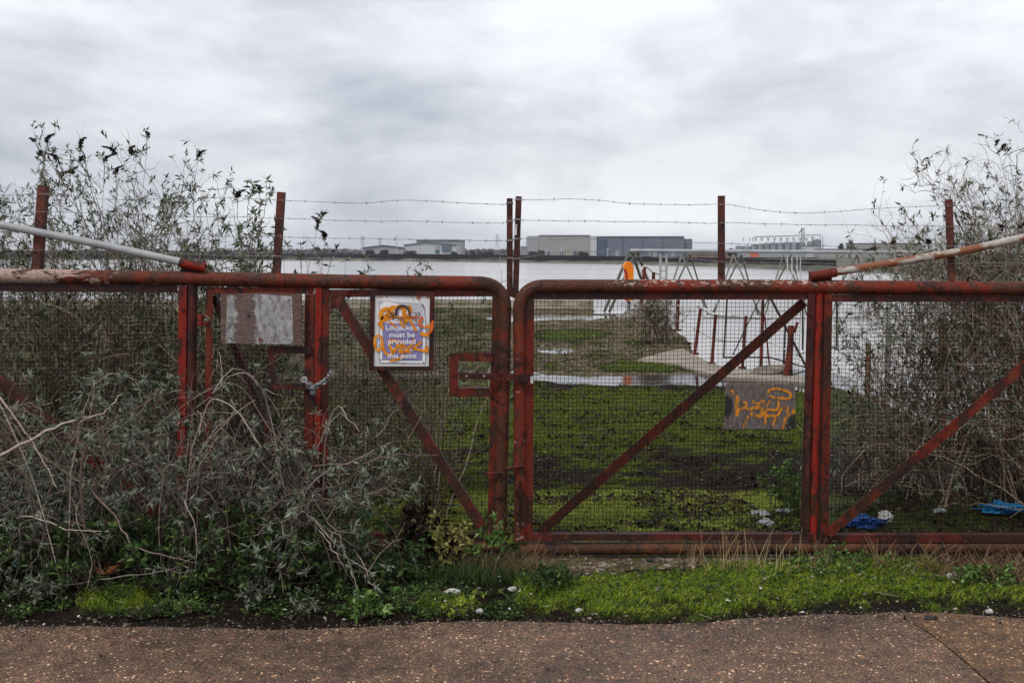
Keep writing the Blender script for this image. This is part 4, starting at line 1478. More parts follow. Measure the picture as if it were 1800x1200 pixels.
for lab, x0, y0, x1, y1, w_, Yp, mm_ in (('thin tan post standing in the water behind the right bush', 1562, 500, 1560, 705, 9, 12.6, 'galv'),
                                         ('dark rusty stump of a post behind the left part of the right mesh', 1527, 605, 1525, 700, 10, 11.8, 'qpost'),
                                         ('dark slim pole behind the right mesh, next to the upright', 1471, 500, 1472, 615, 4, 13.5, 'black_steel'),
                                         ('thick dark post low behind the right bush at the photo edge', 1784, 680, 1776, 790, 20, 9.0, 'qpost'),
                                         ('rusty post half hidden behind the middle of the right bush', 1660, 560, 1655, 745, 14, 10.2, 'qpost')):
    a, b_ = P(x0, y0, Yp), P(x1, y1, Yp)
    k = MB().tubes([np.linspace(b_, a, 5) + RNG.normal(0, .006, (5, 3))], np.linspace(w_ * .52, w_ * .46, 5) * Yp / 1750, 10)
    tag(k.build('old_post', M[mm_], None, b_), lab, 'post', 'old posts along the quay edge')

# ------------------------------------------------------------ far shore
M['wall_dark'] = m_simple('sheet_piling', (.010, .007, .009), (.026, .018, .020), .15, .9, (4, 1, .3))


def clad(name, c, seam=.0):
    m, t, b = mat(name)
    p = geo_pos(t)
    s = t.n('ShaderNodeTexWave', {'Vector': p, 'Scale': .14, 'Distortion': 0.0, 'Detail': 0.0}, wave_type='BANDS', bands_direction='X').outputs[0]
    n_ = t.noise(p, .05, 3)
    lo = tuple(x * .86 for x in c)
    setc(t, b, t.mix(t.math('MULTIPLY', s, .35), t.ramp(n_, [(.3, lo), (.7, c)]), tuple(x * .8 for x in c)), .6)
    return m


M['cl_beige'] = clad('beige_cladding', (.34, .33, .32))
M['cl_grey'] = clad('blue_grey_cladding', (.145, .17, .22))
M['cl_navy'] = clad('dark_blue_cladding', (.07, .10, .15))
M['cl_white'] = clad('white_cladding', (.52, .54, .57))
M['cl_mid'] = clad('grey_cladding', (.33, .34, .36))
M['roof_dark'] = m_simple('dark_roof', (.10, .11, .12), (.16, .17, .18), .1)
M['glass_green'] = m_simple('dark_door_glass', (.03, .09, .08), (.05, .13, .11), 1, .3)
M['brick_far'] = m_simple('rust_brown_sheds', (.20, .10, .06), (.32, .20, .13), .2)
M['red_box'] = m_simple('red_container', (.55, .10, .06), (.65, .15, .10), .3)
M['silo'] = m_simple('silo_steel', (.15, .18, .20), (.30, .335, .355), .2, .5, (1, 1, .2))
BZ = -.9


def far_box(name, m, parent, x0, x1, ytop, Y, depth, ybase=None, off=0.0):
    a, b_ = P(x0, ytop, Y), P(x1, ytop, Y)
    z0 = BZ if ybase is None else P(x0, ybase, Y)[2]
    return MB().cube((a[0], Y + off, z0), (b_[0], Y + depth, a[2])).build(name, m, parent)


def shed(label, x0, x1, y_e, y_r, Y, m, depth=40, xr=None, name='warehouse'):
    """gable end towards the river"""
    r0 = root(name, label, 'warehouse', (P((x0 + x1) / 2, 447, Y)[0], Y, BZ))
    xr = xr or (x0 + x1) / 2
    poly = [(P(x0, 0, Y)[0], BZ), (P(x1, 0, Y)[0], BZ), (P(x1, 0, Y)[0], P(0, y_e, Y)[2]), (P(xr, 0, Y)[0], P(0, y_r, Y)[2]), (P(x0, 0, Y)[0], P(0, y_e, Y)[2])]
    prism(poly, Y, Y + depth).build('wall', m, r0)
    rf_ = MB()
    for a, b_ in ((4, 3), (3, 2)):
        p0, p1 = poly[a], poly[b_]
        e_ = .5
        rf_.add([(p0[0], Y - 1, p0[1] + .1), (p1[0], Y - 1, p1[1] + .1), (p1[0], Y + depth + 1, p1[1] + .1), (p0[0], Y + depth + 1, p0[1] + .1),
                 (p0[0], Y - 1, p0[1] + e_), (p1[0], Y - 1, p1[1] + e_), (p1[0], Y + depth + 1, p1[1] + e_), (p0[0], Y + depth + 1, p0[1] + e_)],
                [(3, 2, 1, 0), (4, 5, 6, 7), (0, 1, 5, 4), (1, 2, 6, 5), (2, 3, 7, 6), (3, 0, 4, 7)])
    rf_.build('roof', M['roof_dark'], r0)
    return r0


YF = 830
shed('low grey warehouse with a shallow dark gable roof, leftmost across the river', 631, 705, 436, 431.5, 790, M['cl_mid'])
w2_ = shed('white gabled warehouse with a tall grey door opening across the river', 705, 800, 431, 426.5, 800, M['cl_white'], 60, 745)
far_box('door', M['glass_green'], w2_, 765, 772, 440, 799.4, .5, 444.5)
far_box('door', M['cl_mid'], w2_, 765, 772, 431, 799.4, .5, 439.5)
far_box('opening', M['cl_navy'], w2_, 777, 793, 431, 799.2, .6, 442)
for x_ in (781, 785, 789):
    far_box('mullion', M['cl_white'], w2_, x_, x_ + .6, 431.5, 798.8, .3, 442)
wb_ = root('warehouse', 'tall pale grey block behind the white gabled warehouse', 'warehouse', (P(775, 447, 870)[0], 870, BZ))
far_box('wall', M['cl_mid'], wb_, 732, 812.5, 423.5, 870, 50)
far_box('roof', M['roof_dark'], wb_, 731.5, 813, 421.8, 869.4, 51, 423.4)
wc_ = root('warehouse', 'large beige grey warehouse with a flat roof across the river', 'warehouse', (P(985, 447, YF)[0], YF, BZ))
ob_ = far_box('wall', M['cl_beige'], wc_, 948, 1037, 413.5, YF, 90)
far_box('side_wing', M['cl_mid'], wc_, 927.5, 947.8, 414.8, YF + 1.5, 80)
far_box('end_panel', M['cl_white'], wc_, 1037.2, 1049, 414.6, YF + .5, 80)
far_box('roof', M['cl_mid'], wc_, 948, 1037, 412.9, YF + .5, 89, 413.4)
wd_ = root('warehouse', 'very long dark blue grey warehouse to the right of the beige one', 'warehouse', (P(1130, 447, YF)[0], YF, BZ))
far_box('wall', M['cl_grey'], wd_, 1068, 1203, 415.8, YF, 90)
far_box('side_wing', M['cl_navy'], wd_, 1050, 1067.8, 415.3, YF + 1, 80)
far_box('end_wing', M['cl_grey'], wd_, 1203.2, 1217, 419.8, YF + 3, 70)
far_box('roof', M['cl_grey'], wd_, 1068, 1203, 415.0, YF + .5, 89, 415.7)
for x_ in (1095, 1130, 1165):
    far_box('downpipe', M['cl_navy'], wd_, x_, x_ + .5, 416.5, YF - .6, .5)
for x_ in (1082, 1112, 1148, 1180):
    far_box('loading_door', M['cl_mid'], wd_, x_, x_ + 7, 441, YF - .5, .45)
far_box('parapet', M['cl_mid'], wd_, 1068, 1203, 415.8, YF - .7, .6, 416.3)
far_box('parapet', M['cl_mid'], wc_, 948, 1037, 413.4, YF - .7, .6, 413.9)
for x_ in (960, 984, 1008):
    far_box('loading_door', M['cl_navy'], wc_, x_, x_ + 6, 442, YF - .5, .45)
we_ = root('warehouse', 'small pale shed beside the beige warehouse, left of it', 'warehouse', (P(921, 447, 860)[0], 860, BZ))
far_box('wall', M['cl_mid'], we_, 915, 927, 434, 860, 20)
far_box('roof', M['roof_dark'], we_, 914.8, 927.2, 433.4, 859.5, 21, 433.9)
# brown sheds between the dark warehouse and the silos
wf_ = root('shed', 'row of rusty brown sheds right of the dark warehouse', 'shed', (P(1250, 447, 700)[0], 700, BZ))
far_box('wall', M['brick_far'], wf_, 1217, 1296, 446.2, 700, 20)
far_box('roof', M['cl_mid'], wf_, 1216, 1297, 445, 699.5, 21, 446)
for x_ in (1226, 1240, 1255, 1270, 1284):
    far_box('door', M['roof_dark'], wf_, x_, x_ + 5, 448, 699.4, .4, 452)

# grain silos
YS = 640
for i, (x0, x1, yt, mm_) in enumerate([(1295, 1307, 431, 'silo'), (1307, 1321, 431, 'silo'), (1322, 1332.5, 428, 'silo'), (1333, 1343.5, 427, 'silo'), (1344, 1354, 426, 'silo'), (1355, 1367, 425, 'silo'),
                                       (1368, 1379, 425, 'silo'), (1380, 1391, 424, 'silo'), (1392.5, 1403, 424, 'silo'), (1404.5, 1417, 424.5, 'silo'), (1421, 1430, 423, 'silo'), (1432, 1445, 420, 'silo')]):
    a, b_ = P(x0, yt, YS), P(x1, yt, YS)
    r_ = (b_[0] - a[0]) / 2 + .2
    c_ = np.array([(a[0] + b_[0]) / 2, YS + r_, 0])
    so_ = root('grain_silo', ('grey steel grain silo with a cone roof, %s in the row' % ['leftmost', 'second from the left', 'third from the left', 'fourth from the left', 'fifth from the left', 'sixth from the left',
               'seventh from the left', 'fifth from the right', 'fourth from the right', 'third from the right', 'second from the right', 'rightmost'][i]), 'silo', (c_[0], c_[1], BZ), 'row of grain silos')
    MB().tubes([[c_ + [0, 0, BZ], c_ + [0, 0, a[2] - .8]]], r_, 20).build('tank', M[mm_], so_)
    MB().tubes([[c_ + [0, 0, a[2] - .8], c_ + [0, 0, a[2] - .8 + r_ * .35]]], np.array([[r_ * 1.03, r_ * .15]]), 20).build('cone_roof', M['silo'], so_)
gn = root('conveyor_gantry', 'steel conveyor gantry with a tall head tower running over the silo tops', 'gantry', (P(1380, 447, YS)[0], YS + 3, BZ))
gp = lambda x, y, dy=3: P(x, y, YS + dy)
MB().box(gp(1327, 416.5), gp(1402, 414), w=.55, d=2).build('deck', M['galv'], gn)
MB().box(gp(1402, 413.5), gp(1443, 413), w=.5, d=2).build('deck', M['galv'], gn)
for x_ in np.arange(1328, 1440, 11.2):
    t_ = MB()
    for dx in (-3, 3):
        t_.box(gp(x_, 422.5), gp(x_ + dx, 416), w=.28, d=.28)
    t_.box(gp(x_, 419), gp(x_, 424.5), w=.5, d=.5)
    t_.build('chute', M['galv'], gn)
for x_ in (1413, 1428, 1441.5, 1446):
    MB().box(gp(x_, 415), gp(x_, 447), w=.3, d=.3).build('tower_leg', M['galv'], gn)
tw = MB()
for x_ in (1409, 1413.5):
    tw.box(gp(x_, 401), gp(x_, 425), w=.3, d=.3)
for y_ in np.arange(401, 425, 4):
    tw.box(gp(1409, y_), gp(1413.5, y_ + 4), w=.2, d=.2)
    tw.box(gp(1408, y_), gp(1415, y_), w=.2, d=.6)
tw.box(gp(1404, 410), gp(1411, 402), w=.6, d=.6)
tw.build('head_tower', M['roof_dark'], gn)
for x_ in (1307, 1318, 1323):
    MB().box(gp(x_, 424), gp(x_, 417.5), w=.4, d=.4).build('vent_stack', M['galv'], gn)
for nm, lab, x0, x1, yt, Y, mm_, cat in (('silo_base_building', 'grey blue shed wall under the grain silos', 1296, 1418, 441, 630, 'cl_mid', 'shed'),
                                         ('white_building', 'white rendered building at the right foot of the silos', 1418, 1440, 432, 628, 'cl_white', 'building'),
                                         ('tank_building', 'long pale low building right of the silos', 1440, 1530, 438, 610, 'cl_beige', 'building'),
                                         ('tank_building', 'pale green tank shed half hidden by the right bush', 1508, 1620, 428, 650, 'cl_beige', 'building'),
                                         ('shipping_container', 'red shipping container in front of the silos', 1321, 1333.5, 443.5, 618, 'red_box', 'container'),
                                         ('shipping_container', 'small orange red container far right, seen through twigs', 1537, 1544, 434, 600, 'red_box', 'container')):
    r0 = root(nm, lab, cat, (P((x0 + x1) / 2, 447, Y)[0], Y, BZ))
    zb_ = 452.5 if 'container' not in nm else (452 if x0 < 1400 else 439)
    far_box('wall', M[mm_], r0, x0, x1, yt, Y, 12 if 'container' not in nm else 3, zb_)
    far_box('roof', M['roof_dark'], r0, x0 - .3, x1 + .3, yt - .7, Y - .4, 12.8 if 'container' not in nm else 3.8, yt - .1)

# flood wall of dark sheet piling
fw = MB()
xs_ = np.linspace(-900, 1470, 300)
for i in range(len(xs_) - 1):
    Yw, Yw2 = [4.7 * 1750 / (interp(x_, shore) - 447) + 19 for x_ in xs_[i:i + 2]]
    yt = interp(xs_[i], [(-900, 447), (480, 446), (700, 446.2), (900, 448), (1000, 449), (1213, 452), (1300, 454.5), (1470, 457)])
    a, b_ = P(xs_[i], yt, Yw), P(xs_[i + 1], yt, Yw2)
    j = .35 * (i % 2)
    fw.add([(a[0], Yw + j, -2.2), (b_[0], Yw2 + j, -2.2), (b_[0], Yw2 + j + .8, -2.2), (a[0], Yw + j + .8, -2.2),
            (a[0], Yw + j, a[2]), (b_[0], Yw2 + j, a[2]), (b_[0], Yw2 + j + .8, a[2]), (a[0], Yw + j + .8, a[2])],
           [(3, 2, 1, 0), (4, 5, 6, 7), (0, 1, 5, 4), (1, 2, 6, 5), (2, 3, 7, 6), (3, 0, 4, 7)])
tag(fw.build('flood_wall', M['wall_dark'], None, (0, 722, -1.6)), 'long dark steel flood wall along the opposite river bank', 'wall')


# pylons, lamp mast
def pylon(label, x, yt, Y, kind='pylon'):
    o = root(kind, label, 'mast' if kind != 'pylon' else 'pylon', (P(x, 447, Y)[0], Y, BZ), 'pylons across the river' if kind == 'pylon' else None)
    top = P(x, yt, Y)
    h_ = top[2] - BZ
    k = MB()
    if kind == 'pylon':
        for sx_ in (-1, 1):
            k.box((top[0] + sx_ * h_ * .09, Y, BZ), (top[0] + sx_ * .3, Y, top[2]), w=.45, d=.45)
        for f_ in np.linspace(.1, .9, 7):
            w__ = h_ * .09 * (1 - f_) + .3
            w2__ = h_ * .09 * (1 - f_ - .12) + .3
            k.box((top[0] - w__, Y, BZ + h_ * f_), (top[0] + w2__, Y, BZ + h_ * (f_ + .11)), w=.3, d=.3)
        k.build('lattice', M['galv'], o)
        ar = MB()
        for f_, l_ in ((.68, .13), (.80, .15), (.91, .11)):
            ar.box((top[0] - h_ * l_, Y, BZ + h_ * f_), (top[0] + h_ * l_, Y, BZ + h_ * f_), w=.4, d=.4)
        ar.build('cross_arm', M['galv'], o)
    else:
        MB().tubes([[(top[0], Y, BZ), tuple(top)]], .3, 8).build('mast_pole', M['cl_white'], o)
        MB().box(top - [1.2, 0, 0], top + [1.2, 0, 0], w=.5, d=.5).build('lamp_head', M['cl_white'], o)


pylon('lattice pylon left of the low grey warehouse roof ridge', 637, 414, 1250)
pylon('smaller lattice pylon standing behind the grey warehouse ridge', 668, 419, 1400)
pylon('lattice pylon between the white warehouse and the gate posts', 874, 411, 1250)
pylon('tall white mast in front of the white gabled warehouse', 697, 416, 770, 'lamp_mast')
for i, x_ in enumerate((961, 987, 1068, 1142)):
    pylon('thin white lamp mast before the big warehouses, %s of four' % ['leftmost', 'second', 'third', 'rightmost'][i], x_, 438, 765, 'lamp_mast')

# far trees: hazy strip of woodland, and separate bushes along the wall
M['far_tree'] = m_leaf('far_tree_leaf', [(0, (.045, .045, .040)), (.6, (.09, .085, .075)), (1, (.15, .14, .125))], trans=0, rough=.9)
M['far_stem'] = m_simple('far_trunk', (.05, .04, .035), (.09, .07, .06), 1)


def clump(mb, c_, rx, rz, n, size, rg):
    d = rg.normal(size=(n, 3))
    d /= np.linalg.norm(d, axis=1, keepdims=True)
    rr = rg.uniform(.35, 1, (n, 1)) ** .5
    pos = np.array(c_) + d * rr * [rx, rx * .7, rz]
    mb.leaves(pos, rg.normal(size=(n, 3)), rg.uniform(.6, 1.3, n) * size, .7, .2, rg)


wood = MB()
rg = np.random.default_rng(21)
for x_ in np.arange(-500, 1560, 5.0):
    Y = rg.uniform(1300, 1750)
    yt = 441.5 - 2.6 * fbm(np.float64(x_ / 70), np.float64(2.), 3, 3) - (2 if 800 < x_ < 900 or 380 < x_ < 640 else 0) + rg.uniform(-.8, 1.5)
    t_ = P(x_, yt, Y)
    b__ = P(x_, 449, Y)
    h_ = t_[2] - b__[2]
    clump(wood, (t_[0], Y, b__[2] + h_ * .55), 9, h_ * .5, 90, 2.6, rg)
tag(wood.build('distant_woodland', M['far_tree'], None, (0, 1500, 0)), 'grey band of distant woodland on the horizon across the river', 'woodland', kind='stuff')


def far_bush(x, yt, w_, Y, label, name='bush'):
    o = root(name, label, name.replace('_', ' '), (P(x, 447, Y)[0], Y, BZ), 'bushes behind the flood wall')
    t_ = P(x, yt, Y)
    k = MB()
    r_ = w_ / 2 / 1750 * Y
    for _ in range(6):
        clump(k, (t_[0] + rg.uniform(-.6, .6) * r_, Y, BZ + (t_[2] - BZ) * rg.uniform(.4, .75)), r_ * .6, (t_[2] - BZ) * .3, 120, 1.1, rg)
    k.build('crown', M['far_tree'], o)
    s_ = MB()
    for _ in range(5):
        s_.tubes([[(t_[0], Y, BZ), (t_[0] + rg.uniform(-.7, .7) * r_, Y, t_[2] - 1)]], .15, 4)
    s_.build('trunk', M['far_stem'], o)


WH = ['before the low grey warehouse wall, left', 'before the low grey warehouse, right end', 'before the white warehouse, broad and low', 'right of the white warehouse', 'dark small tree in the gap before the gate posts',
      'beside the gap, left of the gate posts', 'at the left foot of the beige warehouse', 'before the beige warehouse, near its corner', 'before the dark warehouse', 'at the left of the silos', 'behind the gangway, beyond the silos',
      'dark tree right of the silos', 'ragged tree above the pale low building']
for i, (x, yt, w_) in enumerate(((650, 439, 16), (676, 437, 16), (722, 440, 24), (800, 442, 14), (829, 439, 7), (855, 441, 30), (936, 442, 14), (951, 440, 12), (1030, 443, 26), (1288, 436, 16), (1450, 440, 30), (1478, 428, 10), (1495, 424, 20))):
    far_bush(x, yt, w_, 755 if x < 1250 else 620, 'bare grey brown shrub ' + WH[i])

# ------------------------------------------------------------ plants
def bez(a, c_, b_, K):
    u = np.linspace(0, 1, K)[None, :, None]
    return a[:, None] * (1 - u) ** 2 + 2 * c_[:, None] * u * (1 - u) + b_[:, None] * u ** 2


def wobble(p_, amp, rg):
    N, K, _ = p_.shape
    u = np.linspace(0, 1, K)[None, :, None]
    o = 0
    for f_ in (1.5, 3, 6):
        o = o + np.sin(u * f_ * 2 * math.pi + rg.uniform(0, 6.28, (N, 1, 3))) / f_ * rg.normal(size=(N, 1, 3))
    return p_ + o * amp * u


def shrub(name, label, cat, loc, bases, tips, rg, arch=.3, r0=.008, twigs=10, tlen=.35, leafn=8, leaflen=.055, ms='stem', ml='sage', heads=0, sub2=0, tipleaf=6,
          wr=.27, K=16, wob_=.05, group=None, tmin=.2, taper=.3, lf=1.0, headlen=.13, updir=.25):
    o = root(name, label, cat, loc, group)
    N = len(bases)
    mid = bases * .55 + tips * .45 + np.stack([rg.normal(0, .08, N), rg.normal(0, .06, N), rg.uniform(.4, 1.3, N) * arch], 1)
    st_ = wobble(bez(bases, mid, tips, K), wob_, rg)
    rr = r0 * rg.uniform(.55, 1.2, N)
    rad = rr[:, None] * np.linspace(1, taper, K)[None] ** 1.2
    stems = MB().tubes(st_, rad, 5)
    lp_, ld_ = [], []

    def sample(path, n_, t0, t1=1.0):
        Np, Kp, _ = path.shape
        tt = rg.uniform(t0, t1, (Np, n_))
        x = tt * (Kp - 1)
        i = np.clip(x.astype(int), 0, Kp - 2)
        f_ = (x - i)[..., None]
        ar = np.arange(Np)[:, None]
        a, b_ = path[ar, i], path[ar, i + 1]
        tg = (b_ - a) / (np.linalg.norm(b_ - a, axis=2, keepdims=True) + 1e-9)
        return (a * (1 - f_) + b_ * f_).reshape(-1, 3), tg.reshape(-1, 3), tt.ravel()

    def grow(path, n_, L, t0, rbase, spread=.85, sides=4, K2=7):
        pos, tg, tt = sample(path, n_, t0)
        d = tg * .55 + rg.normal(size=pos.shape) * spread * .6 + [0, 0, updir]
        d /= np.linalg.norm(d, axis=1, keepdims=True)
        ln = L * rg.uniform(.3, 1.1, len(pos)) * (1.15 - .6 * tt)
        end = pos + d * ln[:, None]
        bend = rg.normal(size=pos.shape) * .18 + [0, 0, rg.uniform(-.05, .15)]
        end2 = end + bend * ln[:, None]
        tw = wobble(bez(pos, (pos + end) / 2 + d * ln[:, None] * .1, end2, K2), .02 * L / .3, rg)
        rb = rbase * rg.uniform(.6, 1.2, len(pos))
        stems.tubes(tw, rb[:, None] * np.linspace(1, .35, K2)[None], sides)
        return tw
    tw = grow(st_, twigs, tlen, tmin, r0 * .38) if twigs else None
    tw2 = grow(tw, sub2, tlen * .45, .25, r0 * .22, sides=3, K2=5) if sub2 else None
    for path, n_ in ((st_, int(leafn * .6)), (tw, leafn), (tw2, max(1, leafn // 2))):
        if path is None or n_ == 0:
            continue
        sel = rg.random(len(path)) < lf
        if not sel.any():
            continue
        pth = path[sel]
        pos, tg, tt = sample(pth, n_, .45)
        lp_.append(pos)
        ld_.append(tg * .6 + rg.normal(size=pos.shape) * .65 + [0, 0, -.05])
        if tipleaf:
            e_ = np.repeat(pth[:, -1], tipleaf, axis=0)
            tg = np.repeat(pth[:, -1] - pth[:, -2], tipleaf, axis=0)
            tg /= np.linalg.norm(tg, axis=1, keepdims=True) + 1e-9
            lp_.append(e_ - tg * rg.uniform(0, .035, (len(e_), 1)))
            ld_.append(tg * .55 + rg.normal(size=e_.shape) * .6)
    stems.build('stems', M[ms], o)
    if lp_:
        lp_, ld_ = np.vstack(lp_), np.vstack(ld_)
        MB().leaves(lp_, ld_, leaflen * rg.uniform(.45, 1.25, len(lp_)), wr, .3, rg).build('leaves', M[ml], o)
    if heads:
        pick = np.argsort(-st_[:, -1, 2] + rg.uniform(0, .15, N))[:heads]
        for i in pick:
            e_ = st_[i, -1]
            d = st_[i, -1] - st_[i, -3]
            d = d / np.linalg.norm(d)
            side = rg.choice([-1, 1])
            L_ = headlen * rg.uniform(.5, 1.1)
            hp = MB()
            u = np.linspace(0, 1, 8)
            pth = e_ + d * (u * L_ * .7)[:, None] + np.array([side * .5, 0, -.25]) * (u ** 2 * L_)[:, None]
            hp.tubes(pth[None], np.array([[.003, .008, .009, .008, .007, .005, .003, .0015]]), 6)
            n_ = int(L_ * 700)
            uu = rg.uniform(0.05, 1, n_)
            pp = np.stack([np.interp(uu, u, pth[:, k]) for k in range(3)], 1)
            hp.leaves(pp, rg.normal(size=(n_, 3)), .024 * (1.2 - .8 * uu), .6, .3, rg)
            hp.build('seed_head', M['seed'], o)
    return o


def tips_px(rg, n, zones, Y0, Y1):
    """points in space behind the given photo regions at true distances"""
    w_ = np.array([z[4] if len(z) > 4 else 1 for z in zones], float)
    k = rg.choice(len(zones), n, p=w_ / w_.sum())
    z = np.array([z[:4] for z in zones], float)[k]
    x = rg.uniform(z[:, 0], z[:, 1])
    y = rg.uniform(z[:, 2], z[:, 3])
    return P(x, y, rg.uniform(Y0, Y1, n))


def bases_xy(rg, n, x0, x1, y0, y1, clumps=5):
    cx_ = rg.uniform(x0, x1, clumps)
    cy_ = rg.uniform(y0, y1, clumps)
    k = rg.integers(0, clumps, n)
    b_ = np.stack([cx_[k] + rg.normal(0, .07, n), cy_[k] + rg.normal(0, .06, n), np.full(n, -.02)], 1)
    b_[:, 1] = np.clip(b_[:, 1], y0 - .1, y1 + .1)
    return b_


def lx(px, Y):
    return float(P(px, 700, Y)[0])


rg = np.random.default_rng(101)
# --- behind the gate, left
b0 = bases_xy(rg, 95, lx(40, 6.9), lx(330, 6.9), 6.5, 7.3, 6)
t0 = tips_px(rg, 95, [(20, 350, 236, 320, .7), (-60, 400, 310, 420, 2.4), (-60, 470, 400, 500, 1.6)], 6.0, 7.8)
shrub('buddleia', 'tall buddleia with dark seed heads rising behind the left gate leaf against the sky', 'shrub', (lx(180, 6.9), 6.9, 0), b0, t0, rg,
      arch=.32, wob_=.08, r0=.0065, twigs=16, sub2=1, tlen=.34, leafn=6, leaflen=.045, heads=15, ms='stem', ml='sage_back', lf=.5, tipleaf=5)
b0 = bases_xy(rg, 50, lx(-260, 6.6), lx(-40, 6.6), 6.2, 7.0, 4)
t0 = tips_px(rg, 50, [(-400, 60, 300, 420, 1.5), (-350, 90, 380, 520, 1.2)], 6.0, 7.4)
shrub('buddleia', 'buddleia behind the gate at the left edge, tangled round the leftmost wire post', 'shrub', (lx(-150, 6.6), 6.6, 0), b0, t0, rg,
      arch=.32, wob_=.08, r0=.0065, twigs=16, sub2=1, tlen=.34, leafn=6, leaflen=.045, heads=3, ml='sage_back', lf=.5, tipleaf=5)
b0 = bases_xy(rg, 42, lx(370, 6.6), lx(470, 6.6), 6.2, 6.9, 3)
t0 = tips_px(rg, 42, [(330, 480, 330, 420, 1), (340, 520, 400, 520, 2), (380, 560, 480, 620, 1)], 6.0, 7.2)
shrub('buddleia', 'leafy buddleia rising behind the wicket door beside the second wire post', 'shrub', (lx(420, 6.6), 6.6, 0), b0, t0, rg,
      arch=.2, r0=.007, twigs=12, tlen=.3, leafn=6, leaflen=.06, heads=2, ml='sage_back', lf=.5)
rb_ = np.random.default_rng(411)
b1 = bases_xy(rb_, 34, lx(-120, 6.7), lx(430, 6.7), 6.3, 7.2, 9)
t1 = tips_px(rb_, 34, [(-80, 470, 330, 430, 1), (-80, 500, 400, 520, 1.8)], 6.1, 7.5)
shrub('bare_shrub', 'leafless pale brown twigs mixed through the left buddleia above the top pipe', 'shrub', (lx(160, 6.7), 6.7, 0), b1, t1, rb_,
      arch=.6, r0=.005, twigs=10, tlen=.5, leafn=2, leaflen=.05, ms='stem_pale', ml='sage_back', sub2=2, lf=.12, tipleaf=5, wob_=.10, tmin=.4, updir=.15)
b1 = bases_xy(rb_, 34, lx(1700, 7.4), lx(1960, 7.4), 6.9, 8.0, 7)
t1 = tips_px(rb_, 34, [(1640, 1860, 285, 400, 1), (1590, 1860, 380, 500, 1.6)], 6.8, 8.2)
shrub('bare_shrub', 'leafless pale brown twigs fanning out behind the rightmost wire post', 'shrub', (lx(1820, 7.4), 7.4, 0), b1, t1, rb_,
      arch=.6, r0=.005, twigs=11, tlen=.55, leafn=2, leaflen=.05, ms='stem_pale', ml='sage_back', sub2=3, lf=.10, tipleaf=5, wob_=.10, tmin=.4, updir=.15)
b0 = bases_xy(rg, 9, lx(545, 6.4), lx(600, 6.4), 6.2, 6.6, 2)
t0 = tips_px(rg, 9, [(535, 570, 398, 440), (560, 645, 455, 500, 1.4)], 6.1, 6.5)
shrub('buddleia', 'slender buddleia shoots standing alone behind the left gate, right of the second wire post', 'shrub', (lx(560, 6.4), 6.4, 0), b0, t0, rg,
      arch=.06, r0=.005, twigs=10, tlen=.2, leafn=6, leaflen=.05, heads=2, ml='sage_back', lf=.5)
# bare tangle behind the left leaf's mesh
for i, (xa, xb, n_, lab) in enumerate(((-380, 180, 105, 'bare brown bramble tangle behind the mesh at the left edge'), (180, 570, 100, 'bare brown bramble tangle behind the wicket door mesh'),
                                       (560, 800, 60, 'thin bramble tangle behind the mesh under the lifejackets sign'))):
    b0 = bases_xy(rg, n_, lx(xa, 6.8), lx(xb, 6.8), 5.85, 7.8, 9)
    t0 = tips_px(rg, n_, [(xa - 40, xb + (90 if i == 2 else 40), 520, 700, 1), (xa - 40, xb + (60 if i == 2 else 40), 640, 900, 1.3)], 5.7, 7.6)
    shrub('bramble', lab, 'bramble', (lx((xa + xb) / 2, 6.6), 6.6, 0), b0, t0, rg, arch=.5, r0=.006, twigs=8, tlen=.6, leafn=5, leaflen=.055,
          ms='stem_pale' if i != 2 else 'stem', ml='sage_back', sub2=2, lf=.4 if i < 2 else .15, tipleaf=6, wob_=.09)

# --- in front of the gate, left
def front(label, n_, bx, by, zones, Y0, Y1, seed, loc, heads=0, **k):
    r2 = np.random.default_rng(seed)
    b_ = bases_xy(r2, n_, lx(bx[0], 5.3), lx(bx[1], 5.3), by[0], by[1], 6)
    t_ = tips_px(r2, n_, zones, Y0, Y1)
    gz = t_[:, 2]
    t_[:, 2] = np.maximum(gz, .02)
    d = dict(arch=.5, r0=.0046, twigs=8, tlen=.34, leafn=9, leaflen=.044, ms='stem_front', ml='sage', lf=.52, tipleaf=11, wr=.27, wob_=.05, heads=heads, updir=.1, taper=.5)
    d.update(k)
    return shrub('buddleia', label, 'shrub', loc, b_, t_, r2, **d)


front('pale stemmed buddleia sprawling over the verge in front of the gate at the far left', 44, (-200, 130), (5.2, 5.4),
      [(-200, 190, 650, 800, 1.3), (-200, 200, 760, 960, 1.5), (-150, 200, 900, 1040, .8)], 4.75, 5.38, 31, (lx(-20, 5.2), 5.2, 0))
front('broad sprawling buddleia with arching pale stems in front of the wicket door', 50, (180, 430), (5.2, 5.42),
      [(120, 300, 650, 780, .7), (300, 480, 760, 850, .6), (150, 520, 780, 900, 1.4), (120, 560, 860, 1040, 1.6)], 4.7, 5.38, 32, (lx(310, 5.2), 5.2, 0))
front('buddleia with drooping bare twigs in front of the uprights right of the wicket door', 36, (440, 600), (5.2, 5.42),
      [(440, 720, 710, 800, .5), (430, 790, 780, 880, 1.0), (420, 740, 870, 1060, 1.7)], 4.65, 5.38, 33, (lx(530, 5.2), 5.2, 0), lf=.5)
